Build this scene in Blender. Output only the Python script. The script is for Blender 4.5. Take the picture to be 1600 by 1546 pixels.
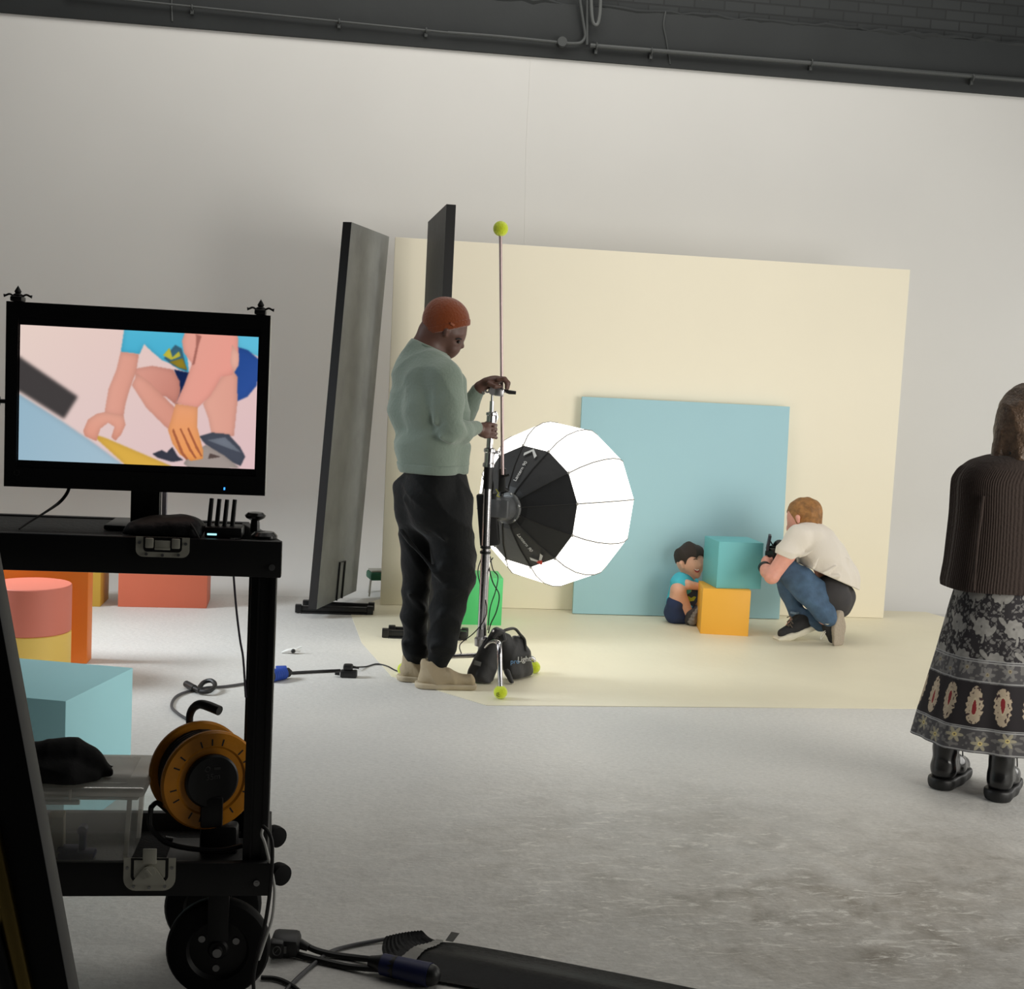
import bpy, bmesh, math, random
import numpy as np
from mathutils import Vector, Matrix, Euler

random.seed(7)
for _o in list(bpy.data.objects):
    bpy.data.objects.remove(_o, do_unlink=True)
SC = bpy.context.scene
COL = SC.collection

# ------------------------------------------------------------------ camera
FOC = 2000.0                       # focal length in photo pixels (1600 wide)
EYE = np.array([0.0, 0.0, 1.55])
PITCH, ROLL, YAW = math.radians(5.23), math.radians(2.87), math.radians(7.4)


def _axes():
    f = np.array([0, math.cos(PITCH), -math.sin(PITCH)])
    u = np.array([0, math.sin(PITCH), math.cos(PITCH)])
    x = np.array([1.0, 0, 0])
    X = x * math.cos(ROLL) + u * math.sin(ROLL)
    U = -x * math.sin(ROLL) + u * math.cos(ROLL)
    c, s = math.cos(YAW), math.sin(YAW)
    R = np.array([[c, s, 0], [-s, c, 0], [0, 0, 1.0]])
    return R @ X, R @ U, R @ f


CX, CU, CF = _axes()
cam_data = bpy.data.cameras.new('camera')
cam_data.sensor_fit = 'HORIZONTAL'
cam_data.sensor_width = 36.0
cam_data.lens = FOC / 1600.0 * 36.0
cam_data.clip_start = 0.05
cam_data.clip_end = 200
cam = bpy.data.objects.new('camera', cam_data)
COL.objects.link(cam)
cam.matrix_world = Matrix(((CX[0], CU[0], -CF[0], EYE[0]), (CX[1], CU[1], -CF[1], EYE[1]),
                           (CX[2], CU[2], -CF[2], EYE[2]), (0, 0, 0, 1)))
SC.camera = cam

# ------------------------------------------------------------------ world, lights, exposure
world = bpy.data.worlds.new('studio_air')
SC.world = world
world.use_nodes = True
_bg = world.node_tree.nodes['Background']
_bg.inputs[0].default_value = (0.86, 0.93, 1.0, 1)
_bg.inputs[1].default_value = 0.012


def area_light(name, loc, target, size, power, color=(1, 1, 1), size_y=None, spread=180):
    d = bpy.data.lights.new(name, 'AREA')
    d.energy = power
    d.color = color
    d.size = size
    d.spread = math.radians(spread)
    if size_y:
        d.shape = 'RECTANGLE'
        d.size_y = size_y
    o = bpy.data.objects.new(name, d)
    COL.objects.link(o)
    o.location = loc
    o.rotation_euler = (Vector(target) - Vector(loc)).to_track_quat('-Z', 'Y').to_euler()
    return o


LANTERN_POWER = 2.6
area_light('ceiling_softbox', (0.9, 7.4, 6.2), (0.9, 9.3, 3.0), 7.0, 118, (1.0, 0.97, 0.905), 1.6)
area_light('overhead_bank', (0.8, 4.6, 6.2), (0.8, 5.4, 0), 6.0, 64, (1.0, 0.97, 0.92), 4.0)
area_light('daylight_window', (7.8, 6.6, 2.0), (0.5, 7.0, 1.2), 3.2, 108, (1.0, 0.98, 0.93), 3.0)
area_light('front_softbox', (4.6, 2.5, 1.5), (0.3, 8.2, 1.3), 3.0, 62, (1.0, 0.97, 0.90), 2.4, spread=104)
area_light('side_softbox', (-3.8, 6.6, 2.4), (-0.5, 6.9, 0.0), 1.2, 31, (0.88, 0.95, 1.0), 1.2, spread=70)

SC.view_settings.view_transform = 'Standard'
SC.view_settings.look = 'None'
SC.view_settings.gamma = 1.0
SC.view_settings.use_curve_mapping = False
SC.view_settings.exposure = 0.0

# ------------------------------------------------------------------ helpers


def at(px, py, Y):
    """point of the place on the plane y = Y that the photo shows at pixel (px, py)"""
    d = CF + CX * (px - 800) / FOC - CU * (py - 773) / FOC
    return EYE + d * (Y / d[1])


def gp(px, py, z=0.0):
    """point at height z that the photo shows at pixel (px, py)"""
    d = CF + CX * (px - 800) / FOC - CU * (py - 773) / FOC
    return EYE + d * ((z - EYE[2]) / d[2])


def lin(c):
    out = []
    for v in c[:3]:
        v = v / 255.0
        out.append(v / 12.92 if v <= 0.04045 else ((v + 0.055) / 1.055) ** 2.4)
    return out


MATS = {}


def mat(name, rgb, rough=0.6, metal=0.0, bump=None, var=None, spec=0.5, emit=None, alpha=None, trans=0.0, sheen=0.0):
    if name in MATS:
        return MATS[name]
    m = bpy.data.materials.new(name)
    m.use_nodes = True
    nt = m.node_tree
    b = nt.nodes['Principled BSDF']
    c = lin(rgb)
    b.inputs['Base Color'].default_value = (*c, 1)
    b.inputs['Roughness'].default_value = rough
    b.inputs['Metallic'].default_value = metal
    b.inputs['Specular IOR Level'].default_value = spec
    b.inputs['Transmission Weight'].default_value = trans
    if sheen:
        b.inputs['Sheen Weight'].default_value = sheen
    if alpha is not None:
        b.inputs['Alpha'].default_value = alpha
    if emit:
        b.inputs['Emission Color'].default_value = (*lin(emit[0]), 1)
        b.inputs['Emission Strength'].default_value = emit[1]
    tc = None
    if var or bump:
        tc = nt.nodes.new('ShaderNodeTexCoord')
    if var:
        n = nt.nodes.new('ShaderNodeTexNoise')
        n.inputs['Scale'].default_value = var[0]
        n.inputs['Detail'].default_value = 6
        nt.links.new(tc.outputs['Object'], n.inputs['Vector'])
        r = nt.nodes.new('ShaderNodeValToRGB')
        a = var[1]
        r.color_ramp.elements[0].position = 0.3
        r.color_ramp.elements[1].position = 0.7
        r.color_ramp.elements[0].color = (*[max(0, v * (1 - a)) for v in c], 1)
        r.color_ramp.elements[1].color = (*[min(1, v * (1 + a)) for v in c], 1)
        nt.links.new(n.outputs['Fac'], r.inputs['Fac'])
        nt.links.new(r.outputs['Color'], b.inputs['Base Color'])
    if bump:
        n = nt.nodes.new('ShaderNodeTexNoise')
        n.inputs['Scale'].default_value = bump[0]
        n.inputs['Detail'].default_value = 5
        nt.links.new(tc.outputs['Object'], n.inputs['Vector'])
        bm = nt.nodes.new('ShaderNodeBump')
        bm.inputs['Strength'].default_value = bump[1]
        bm.inputs['Distance'].default_value = 0.01
        nt.links.new(n.outputs['Fac'], bm.inputs['Height'])
        nt.links.new(bm.outputs['Normal'], b.inputs['Normal'])
    MATS[name] = m
    return m


def attr_mat(name, rough=0.7, emission=None):
    """material coloured by the mesh's own printed pattern (attribute 'print')"""
    m = bpy.data.materials.new(name)
    m.use_nodes = True
    nt = m.node_tree
    b = nt.nodes['Principled BSDF']
    a = nt.nodes.new('ShaderNodeAttribute')
    a.attribute_name = 'print'
    b.inputs['Roughness'].default_value = rough
    if emission:
        b.inputs['Base Color'].default_value = (0.01, 0.01, 0.01, 1)
        nt.links.new(a.outputs['Color'], b.inputs['Emission Color'])
        b.inputs['Emission Strength'].default_value = emission
    else:
        nt.links.new(a.outputs['Color'], b.inputs['Base Color'])
    return m


ORG = {}


def tag(o, label=None, cat=None, group=None, kind=None):
    if label:
        o['label'] = label
    if cat:
        o['category'] = cat
    if group:
        o['group'] = group
    if kind:
        o['kind'] = kind
    return o


def thing(name, label, cat, loc, group=None):
    o = bpy.data.objects.new(name, None)
    o.empty_display_size = 0.1
    COL.objects.link(o)
    o.location = Vector([float(v) for v in loc])
    ORG[o.name] = o.location.copy()
    return tag(o, label, cat, group)


def link_mesh(name, me, parent=None, origin=None, label=None):
    """vertices of me are in place coordinates; move them to the parent's or the given origin"""
    o = bpy.data.objects.new(name, me)
    COL.objects.link(o)
    if parent is not None:
        org = ORG[parent.name]
        me.transform(Matrix.Translation(-org))
        o.parent = parent
        ORG[o.name] = org.copy()
    else:
        if origin is None:
            n = len(me.vertices)
            co = np.empty(n * 3)
            me.vertices.foreach_get('co', co)
            co = co.reshape(-1, 3)
            lo, hi = co.min(0), co.max(0)
            origin = Vector(((lo[0] + hi[0]) / 2, (lo[1] + hi[1]) / 2, lo[2]))
        origin = Vector([float(v) for v in origin])
        me.transform(Matrix.Translation(-origin))
        o.location = origin
        ORG[o.name] = origin.copy()
    if label:
        o['label'] = label
    return o


def V(p):
    return Vector([float(v) for v in p])


def catmull(pts, n=8):
    pts = [V(p) for p in pts]
    if len(pts) < 3:
        return pts
    P = [pts[0] * 2 - pts[1]] + pts + [pts[-1] * 2 - pts[-2]]
    out = []
    for i in range(1, len(P) - 2):
        a, b, c, d = P[i - 1], P[i], P[i + 1], P[i + 2]
        for k in range(n):
            t = k / n
            out.append(0.5 * ((2 * b) + (c - a) * t + (2 * a - 5 * b + 4 * c - d) * t * t + (3 * b - a - 3 * c + d) * t ** 3))
    out.append(pts[-1])
    return out


class B:
    """collects shapes into one mesh"""

    def __init__(self):
        self.bm = bmesh.new()
        self.mi = 0

    def _tagnew(self, n0):
        self.bm.faces.ensure_lookup_table()
        for f in self.bm.faces[n0:]:
            f.material_index = self.mi

    def box(self, c, s, rot=None, bev=0.0):
        tmp = bmesh.new()
        bmesh.ops.create_cube(tmp, size=1.0)
        for v in tmp.verts:
            v.co = Vector((v.co.x * s[0], v.co.y * s[1], v.co.z * s[2]))
        if bev:
            bmesh.ops.bevel(tmp, geom=list(tmp.edges), offset=bev, segments=2, affect='EDGES', profile=0.5)
        M3 = rot if rot is not None else Matrix.Identity(3)
        self._merge(tmp, Matrix.Translation(V(c)) @ M3.to_4x4())
        return self

    def _merge(self, tmp, M4=None):
        if M4 is not None:
            tmp.transform(M4)
        for f in tmp.faces:
            f.material_index = self.mi
        me = bpy.data.meshes.new('tmp')
        tmp.to_mesh(me)
        tmp.free()
        self.bm.from_mesh(me)
        bpy.data.meshes.remove(me)

    def poly(self, verts, faces):
        n0 = len(self.bm.faces)
        vs = [self.bm.verts.new(V(v)) for v in verts]
        for f in faces:
            try:
                self.bm.faces.new([vs[i] for i in f])
            except ValueError:
                pass
        self._tagnew(n0)
        return self

    def hexa(self, bottom, top):
        """eight-cornered block: four bottom corners and four top corners in the same order"""
        return self.poly(list(bottom) + list(top),
                         [(3, 2, 1, 0), (4, 5, 6, 7), (0, 1, 5, 4), (1, 2, 6, 5), (2, 3, 7, 6), (3, 0, 4, 7)])

    def tube(self, pts, r, seg=10, smooth=0, caps=True, flat=1.0):
        pts = catmull(pts, smooth) if smooth else [V(p) for p in pts]
        n = len(pts)
        rs = r if isinstance(r, (list, tuple)) else [r] * n
        if len(rs) != n:
            rs = [np.interp(i / (n - 1) * (len(rs) - 1), range(len(rs)), rs) for i in range(n)]
        t = (pts[1] - pts[0]).normalized()
        ref = Vector((0, 0, 1)) if abs(t.z) < 0.9 else Vector((1, 0, 0))
        side = t.cross(ref).normalized()
        rings = []
        for i, p in enumerate(pts):
            if i == 0:
                t = pts[1] - pts[0]
            elif i == n - 1:
                t = pts[-1] - pts[-2]
            else:
                t = pts[i + 1] - pts[i - 1]
            t.normalize()
            side = (side - t * side.dot(t)).normalized()
            up = t.cross(side)
            rings.append([self.bm.verts.new(p + (side * math.cos(a) + up * math.sin(a) * flat) * rs[i])
                          for a in [2 * math.pi * k / seg for k in range(seg)]])
        n0 = len(self.bm.faces)
        for i in range(n - 1):
            for k in range(seg):
                self.bm.faces.new((rings[i][k], rings[i][(k + 1) % seg], rings[i + 1][(k + 1) % seg], rings[i + 1][k]))
        if caps:
            self.bm.faces.new(rings[0][::-1])
            self.bm.faces.new(rings[-1])
        self._tagnew(n0)
        return self

    def cyl(self, p0, p1, r0, r1=None, seg=20):
        return self.tube([p0, p1], [r0, r0 if r1 is None else r1], seg)

    def lathe(self, prof, origin, axis=(0, 0, 1), seg=32, ref=None, caps=False):
        """prof: (radius, distance along axis)"""
        ax = V(axis).normalized()
        rf = V(ref) if ref is not None else (Vector((0, 0, 1)) if abs(ax.z) < 0.9 else Vector((1, 0, 0)))
        e1 = (rf - ax * rf.dot(ax)).normalized()
        e2 = ax.cross(e1)
        O = V(origin)
        n0 = len(self.bm.faces)
        rings = []
        for r, h in prof:
            if r < 1e-6:
                rings.append([self.bm.verts.new(O + ax * h)])
            else:
                rings.append([self.bm.verts.new(O + ax * h + (e1 * math.cos(a) + e2 * math.sin(a)) * r)
                              for a in [2 * math.pi * k / seg for k in range(seg)]])
        for A, Bq in zip(rings, rings[1:]):
            for k in range(seg):
                k2 = (k + 1) % seg
                if len(A) == 1 and len(Bq) == 1:
                    continue
                if len(A) == 1:
                    self.bm.faces.new((A[0], Bq[k2], Bq[k]))
                elif len(Bq) == 1:
                    self.bm.faces.new((A[k], A[k2], Bq[0]))
                else:
                    self.bm.faces.new((A[k], A[k2], Bq[k2], Bq[k]))
        if caps:
            if len(rings[0]) > 1:
                self.bm.faces.new(rings[0][::-1])
            if len(rings[-1]) > 1:
                self.bm.faces.new(rings[-1])
        self._tagnew(n0)
        return self

    def prism(self, poly, o, ex, ey, thick):
        """flat outline (x, y) in the frame o, ex, ey, given thickness along ex x ey (centred on 0..thick)"""
        o, ex, ey = V(o), V(ex).normalized(), V(ey).normalized()
        n = ex.cross(ey)
        n0 = len(self.bm.faces)
        a = [self.bm.verts.new(o + ex * x + ey * y) for x, y in poly]
        b = [self.bm.verts.new(o + ex * x + ey * y + n * thick) for x, y in poly]
        k = len(poly)
        self.bm.faces.new(a[::-1])
        self.bm.faces.new(b)
        for i in range(k):
            self.bm.faces.new((a[i], a[(i + 1) % k], b[(i + 1) % k], b[i]))
        self._tagnew(n0)
        return self

    def ball(self, c, r, seg=20, scale=(1, 1, 1), rot=None):
        tmp = bmesh.new()
        bmesh.ops.create_uvsphere(tmp, u_segments=seg, v_segments=max(8, seg // 2), radius=1)
        S = Matrix.Diagonal((r * scale[0], r * scale[1], r * scale[2])).to_4x4()
        R = rot.to_4x4() if rot is not None else Matrix.Identity(4)
        self._merge(tmp, Matrix.Translation(V(c)) @ R @ S)
        return self

    def text(self, s, size, o, ex, ey, depth=0.001, slant=0.0, align='LEFT'):
        cu = bpy.data.curves.new('t', 'FONT')
        cu.body = s
        cu.size = size
        cu.extrude = depth
        cu.shear = slant
        cu.align_x = align
        cu.align_y = 'CENTER'
        ob = bpy.data.objects.new('t', cu)
        COL.objects.link(ob)
        dg = bpy.context.evaluated_depsgraph_get()
        me = bpy.data.meshes.new_from_object(ob.evaluated_get(dg))
        ex, ey = V(ex).normalized(), V(ey)
        ey = (ey - ex * ey.dot(ex)).normalized()
        n = ex.cross(ey)
        M4 = Matrix(((ex.x, ey.x, n.x, float(o[0])), (ex.y, ey.y, n.y, float(o[1])), (ex.z, ey.z, n.z, float(o[2])), (0, 0, 0, 1)))
        me.transform(M4)
        n0 = len(self.bm.faces)
        self.bm.from_mesh(me)
        self._tagnew(n0)
        bpy.data.objects.remove(ob)
        bpy.data.curves.remove(cu)
        bpy.data.meshes.remove(me)
        return self

    def mesh(self, name, mats, smooth=35):
        bmesh.ops.recalc_face_normals(self.bm, faces=self.bm.faces)
        me = bpy.data.meshes.new(name)
        self.bm.to_mesh(me)
        self.bm.free()
        for m in (mats if isinstance(mats, (list, tuple)) else [mats]):
            me.materials.append(m)
        if smooth:
            me.polygons.foreach_set('use_smooth', [True] * len(me.polygons))
            me.set_sharp_from_angle(angle=math.radians(smooth))
        return me

    def part(self, name, mats, parent, label=None, smooth=35):
        return link_mesh(name, self.mesh(name, mats, smooth), parent, label=label)

    def solo(self, name, mats, label, cat, group=None, smooth=35):
        return tag(link_mesh(name, self.mesh(name, mats, smooth)), label, cat, group)

    def struct(self, name, mats, smooth=35):
        return tag(link_mesh(name, self.mesh(name, mats, smooth), origin=(0, 0, 0)), kind='structure')


def rot3(yaw=0.0, pitch=0.0, roll=0.0):
    return (Matrix.Rotation(yaw, 3, 'Z') @ Matrix.Rotation(pitch, 3, 'X') @ Matrix.Rotation(roll, 3, 'Y'))


# ------------------------------------------------------------------ soft solids for bodies, cloth and bags


class Soft:
    """blends tapered limbs and ellipsoids into one continuous surface"""

    def __init__(self):
        self.p = []
        self.cuts = []
        self.disp = None

    def cone(self, a, b, r1, r2=None, k=0.02, op=1):
        self.p.append(('c', np.array(a, float), np.array(b, float), r1, r1 if r2 is None else r2, k, op))
        return self

    def chain(self, pts, rs, k=0.02):
        for i in range(len(pts) - 1):
            self.cone(pts[i], pts[i + 1], rs[i], rs[i + 1], k)
        return self

    def ell(self, c, r, rot=None, k=0.02, op=1):
        R = np.array(rot) if rot is not None else np.eye(3)
        self.p.append(('e', np.array(c, float), np.array(r, float), R, k, op))
        return self

    def box(self, c, h, rot=None, rad=0.01, k=0.01, op=1):
        R = np.array(rot) if rot is not None else np.eye(3)
        self.p.append(('b', np.array(c, float), np.array(h, float), R, rad, k, op))
        return self

    def cut(self, pt, n):
        n = np.array(n, float)
        self.cuts.append((np.array(pt, float), n / np.linalg.norm(n)))
        return self

    def _bb(self, q):
        if q[0] == 'c':
            r = max(q[3], q[4])
            return np.minimum(q[1], q[2]) - r, np.maximum(q[1], q[2]) + r
        if q[0] == 'e':
            e = np.sqrt(((q[3] * q[2][None, :]) ** 2).sum(1))
            return q[1] - e, q[1] + e
        e = (np.abs(q[3]) * q[2][None, :]).sum(1) + q[4]
        return q[1] - e, q[1] + e

    def grid(self, vox):
        los, his = zip(*[self._bb(q) for q in self.p if q[-1] > 0])
        lo = np.min(los, 0) - 4 * vox
        hi = np.max(his, 0) + 4 * vox
        n = np.ceil((hi - lo) / vox).astype(int) + 1
        f = np.full(n, 1.0, np.float32)
        ax = [(lo[i] + np.arange(n[i]) * vox).astype(np.float32) for i in range(3)]
        for q in self.p:
            op = q[-1]
            k = q[-2]
            a, b = self._bb(q)
            m = k + 4 * vox
            i0 = np.clip(((a - m - lo) / vox).astype(int), 0, n - 1)
            i1 = np.clip(((b + m - lo) / vox).astype(int) + 2, 1, n)
            sl = tuple(slice(i0[i], i1[i]) for i in range(3))
            x = ax[0][sl[0]][:, None, None]
            y = ax[1][sl[1]][None, :, None]
            z = ax[2][sl[2]][None, None, :]
            if q[0] == 'c':
                A, Bp = q[1], q[2]
                ba = Bp - A
                l2 = max(float(ba @ ba), 1e-9)
                px, py, pz = x - A[0], y - A[1], z - A[2]
                t = np.clip((px * ba[0] + py * ba[1] + pz * ba[2]) / l2, 0, 1)
                d = np.sqrt((px - t * ba[0]) ** 2 + (py - t * ba[1]) ** 2 + (pz - t * ba[2]) ** 2) - (q[3] + (q[4] - q[3]) * t)
            else:
                R = q[3]
                px, py, pz = x - q[1][0], y - q[1][1], z - q[1][2]
                u = px * R[0, 0] + py * R[1, 0] + pz * R[2, 0]
                v = px * R[0, 1] + py * R[1, 1] + pz * R[2, 1]
                w = px * R[0, 2] + py * R[1, 2] + pz * R[2, 2]
                h = q[2]
                if q[0] == 'e':
                    k0 = np.sqrt((u / h[0]) ** 2 + (v / h[1]) ** 2 + (w / h[2]) ** 2)
                    k1 = np.sqrt((u / h[0] ** 2) ** 2 + (v / h[1] ** 2) ** 2 + (w / h[2] ** 2) ** 2) + 1e-6
                    d = k0 * (k0 - 1) / k1
                else:
                    a_, b_, c_ = np.abs(u) - h[0], np.abs(v) - h[1], np.abs(w) - h[2]
                    d = np.sqrt(np.maximum(a_, 0) ** 2 + np.maximum(b_, 0) ** 2 + np.maximum(c_, 0) ** 2) + np.minimum(np.maximum(np.maximum(a_, b_), c_), 0) - q[4]
            s = f[sl]
            if op > 0:
                if k > 0:
                    hh = np.maximum(k - np.abs(s - d), 0) / k
                    f[sl] = np.minimum(s, d) - hh * hh * k * 0.25
                else:
                    f[sl] = np.minimum(s, d)
            else:
                if k > 0:
                    hh = np.maximum(k - np.abs(s + d), 0) / k
                    f[sl] = np.maximum(s, -d) + hh * hh * k * 0.25
                else:
                    f[sl] = np.maximum(s, -d)
        x, y, z = ax[0][:, None, None], ax[1][None, :, None], ax[2][None, None, :]
        if self.disp is not None:
            near = np.abs(f) < 0.06
            f = f + np.where(near, self.disp(x, y, z), 0).astype(np.float32)
        for pt, nn in self.cuts:
            f = np.maximum(f, ((x - pt[0]) * nn[0] + (y - pt[1]) * nn[1] + (z - pt[2]) * nn[2]).astype(np.float32))
        return f, lo

    def mesh(self, name, vox, mats, relax=2):
        f, lo = self.grid(vox)
        ins = f < 0
        c = [ins[i:ins.shape[0] - 1 + i, j:ins.shape[1] - 1 + j, k:ins.shape[2] - 1 + k]
             for i in (0, 1) for j in (0, 1) for k in (0, 1)]
        s = sum(q.astype(np.int8) for q in c)
        act = (s > 0) & (s < 8)
        idx = np.argwhere(act)
        num = np.full(act.shape, -1, np.int64)
        num[tuple(idx.T)] = np.arange(len(idx))
        off = [(i, j, k) for i in (0, 1) for j in (0, 1) for k in (0, 1)]
        vals = np.stack([f[idx[:, 0] + o[0], idx[:, 1] + o[1], idx[:, 2] + o[2]] for o in off], 1)
        acc = np.zeros((len(idx), 3))
        cnt = np.zeros(len(idx))
        for a in range(8):
            for b in range(a + 1, 8):
                oa, ob = np.array(off[a]), np.array(off[b])
                if np.abs(oa - ob).sum() != 1:
                    continue
                va, vb = vals[:, a], vals[:, b]
                cr = (va < 0) != (vb < 0)
                t = np.where(cr, va / np.where(cr, va - vb, 1), 0)
                acc += np.where(cr[:, None], oa + (ob - oa) * t[:, None], 0)
                cnt += cr
        co = lo + (idx + acc / np.maximum(cnt, 1)[:, None]) * vox
        quads = []
        for d in range(3):
            e1, e2 = (d + 1) % 3, (d + 2) % 3
            sh = list(ins.shape)
            a = [slice(None)] * 3
            b = [slice(None)] * 3
            a[d] = slice(0, sh[d] - 1)
            b[d] = slice(1, sh[d])
            for ee in (e1, e2):
                a[ee] = slice(1, sh[ee] - 1)
                b[ee] = slice(1, sh[ee] - 1)
            A, Bq = ins[tuple(a)], ins[tuple(b)]
            for flip, m in ((False, A & ~Bq), (True, ~A & Bq)):
                q = np.argwhere(m)
                if not len(q):
                    continue
                base = q.copy()
                base[:, e1] += 1
                base[:, e2] += 1
                def cell(o1, o2):
                    r = base.copy()
                    r[:, e1] += o1
                    r[:, e2] += o2
                    return num[r[:, 0], r[:, 1], r[:, 2]]
                Q = np.stack([cell(-1, -1), cell(0, -1), cell(0, 0), cell(-1, 0)], 1)
                quads.append(Q[:, ::-1] if flip else Q)
        quads = np.concatenate(quads)
        quads = quads[(quads >= 0).all(1)]
        for _ in range(relax):
            sm = np.zeros_like(co)
            n = np.zeros(len(co))
            for i in range(4):
                j = (i + 1) % 4
                np.add.at(sm, quads[:, i], co[quads[:, j]])
                np.add.at(sm, quads[:, j], co[quads[:, i]])
                np.add.at(n, quads[:, i], 1)
                np.add.at(n, quads[:, j], 1)
            co = co * 0.5 + 0.5 * sm / np.maximum(n, 1)[:, None]
        return grid_mesh(name, co, quads, mats)

    def part(self, name, vox, m, parent, label=None, relax=2):
        return link_mesh(name, self.mesh(name, vox, m, relax), parent, label=label)


def grid_mesh(name, co, quads, mats):
    me = bpy.data.meshes.new(name)
    me.vertices.add(len(co))
    me.vertices.foreach_set('co', np.asarray(co, np.float32).ravel())
    me.loops.add(len(quads) * 4)
    me.loops.foreach_set('vertex_index', np.asarray(quads, np.int32).ravel())
    me.polygons.add(len(quads))
    me.polygons.foreach_set('loop_start', np.arange(len(quads), dtype=np.int32) * 4)
    me.polygons.foreach_set('use_smooth', np.ones(len(quads), bool))
    me.update(calc_edges=True)
    me.validate()
    for m in (mats if isinstance(mats, (list, tuple)) else [mats]):
        me.materials.append(m)
    return me


def paint(me, rgb):
    """rgb: per-vertex sRGB 0..255 colours of a printed pattern"""
    rgb = np.clip(np.asarray(rgb, float) / 255, 0, 1)
    l = np.where(rgb <= 0.04045, rgb / 12.92, ((rgb + 0.055) / 1.055) ** 2.4)
    a = me.color_attributes.new('print', 'FLOAT_COLOR', 'POINT')
    a.data.foreach_set('color', np.concatenate([l, np.ones((len(l), 1))], 1).astype(np.float32).ravel())


def inpoly(x, y, poly):
    r = np.zeros(x.shape, bool)
    n = len(poly)
    for i in range(n):
        x0, y0 = poly[i]
        x1, y1 = poly[(i + 1) % n]
        if y0 == y1:
            continue
        c = ((y0 > y) != (y1 > y)) & (x < (x1 - x0) * (y - y0) / (y1 - y0) + x0)
        r ^= c
    return r


def wrinkle(amp, f1, d1, f2=None, seed=0.0):
    """soft cloth folds: waves that run across direction d1 and wander"""
    d1 = np.array(d1, float)
    d1 /= np.linalg.norm(d1)
    e = np.cross(d1, [0.3, 0.9, 0.2])
    e /= np.linalg.norm(e)
    g = np.cross(d1, e)

    def fn(x, y, z):
        u = x * d1[0] + y * d1[1] + z * d1[2]
        v = x * e[0] + y * e[1] + z * e[2]
        w = x * g[0] + y * g[1] + z * g[2]
        q = 1 - 2 * np.abs(np.sin(0.5 * f1 * u + 1.5 * np.sin(9 * v + seed) + 1.2 * np.sin(7 * w + 2 * seed))) ** 0.7
        q2 = 1 - 2 * np.abs(np.sin(0.95 * f1 * u + 1.9 * np.sin(13 * w + 1.0 + seed) + 1.4 * np.sin(11 * v))) ** 0.7
        m = np.clip(0.5 + 0.9 * np.sin(6 * v + 5 * w + 4 * u + seed * 3), 0, 1)
        return -amp * (q * m + 0.6 * q2 * (1 - m))
    return fn
# ------------------------------------------------------------------ the setting
m_floor = bpy.data.materials.new('painted_concrete_floor')
m_floor.use_nodes = True
_nt = m_floor.node_tree
_b = _nt.nodes['Principled BSDF']
_tc = _nt.nodes.new('ShaderNodeTexCoord')


def _noise(scale, detail=6, dist=0.0, vec=None, rough=0.55):
    n = _nt.nodes.new('ShaderNodeTexNoise')
    n.inputs['Scale'].default_value = scale
    n.inputs['Detail'].default_value = detail
    n.inputs['Distortion'].default_value = dist
    n.inputs['Roughness'].default_value = rough
    _nt.links.new(vec if vec else _tc.outputs['Object'], n.inputs['Vector'])
    return n.outputs['Fac']


def _ramp(fac, p0, p1, c0, c1):
    r = _nt.nodes.new('ShaderNodeValToRGB')
    r.color_ramp.elements[0].position = p0
    r.color_ramp.elements[1].position = p1
    r.color_ramp.elements[0].color = (*c0, 1)
    r.color_ramp.elements[1].color = (*c1, 1)
    _nt.links.new(fac, r.inputs['Fac'])
    return r.outputs['Color']


def _mix(fac, a, b, mode='MIX'):
    n = _nt.nodes.new('ShaderNodeMix')
    n.data_type = 'RGBA'
    n.blend_type = mode
    if hasattr(fac, 'links'):
        _nt.links.new(fac, n.inputs['Factor'])
    else:
        n.inputs['Factor'].default_value = fac
    for s, v in ((n.inputs[6], a), (n.inputs[7], b)):
        if hasattr(v, 'links'):
            _nt.links.new(v, s)
        else:
            s.default_value = (*v, 1)
    return n.outputs[2]


def _math(op, a, b):
    n = _nt.nodes.new('ShaderNodeMath')
    n.operation = op
    for s, v in ((n.inputs[0], a), (n.inputs[1], b)):
        if hasattr(v, 'links'):
            _nt.links.new(v, s)
        else:
            s.default_value = v
    return n.outputs[0]


def _blob(c, r, soft=1.0):
    """round patch (wear, painted shade) centred at c with radius r"""
    mp = _nt.nodes.new('ShaderNodeMapping')
    mp.inputs['Location'].default_value = (-c[0] / r[0], -c[1] / r[1], 0)
    mp.inputs['Scale'].default_value = (1 / r[0], 1 / r[1], 0)
    _nt.links.new(_tc.outputs['Object'], mp.inputs['Vector'])
    ln = _nt.nodes.new('ShaderNodeVectorMath')
    ln.operation = 'LENGTH'
    _nt.links.new(mp.outputs[0], ln.inputs[0])
    mr = _nt.nodes.new('ShaderNodeMapRange')
    mr.inputs[1].default_value = 0.15
    mr.inputs[2].default_value = 1.0
    mr.inputs[3].default_value = 1.0
    mr.inputs[4].default_value = 0.0
    mr.interpolation_type = 'SMOOTHSTEP'
    _nt.links.new(ln.outputs['Value'], mr.inputs[0])
    return mr.outputs[0]


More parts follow.
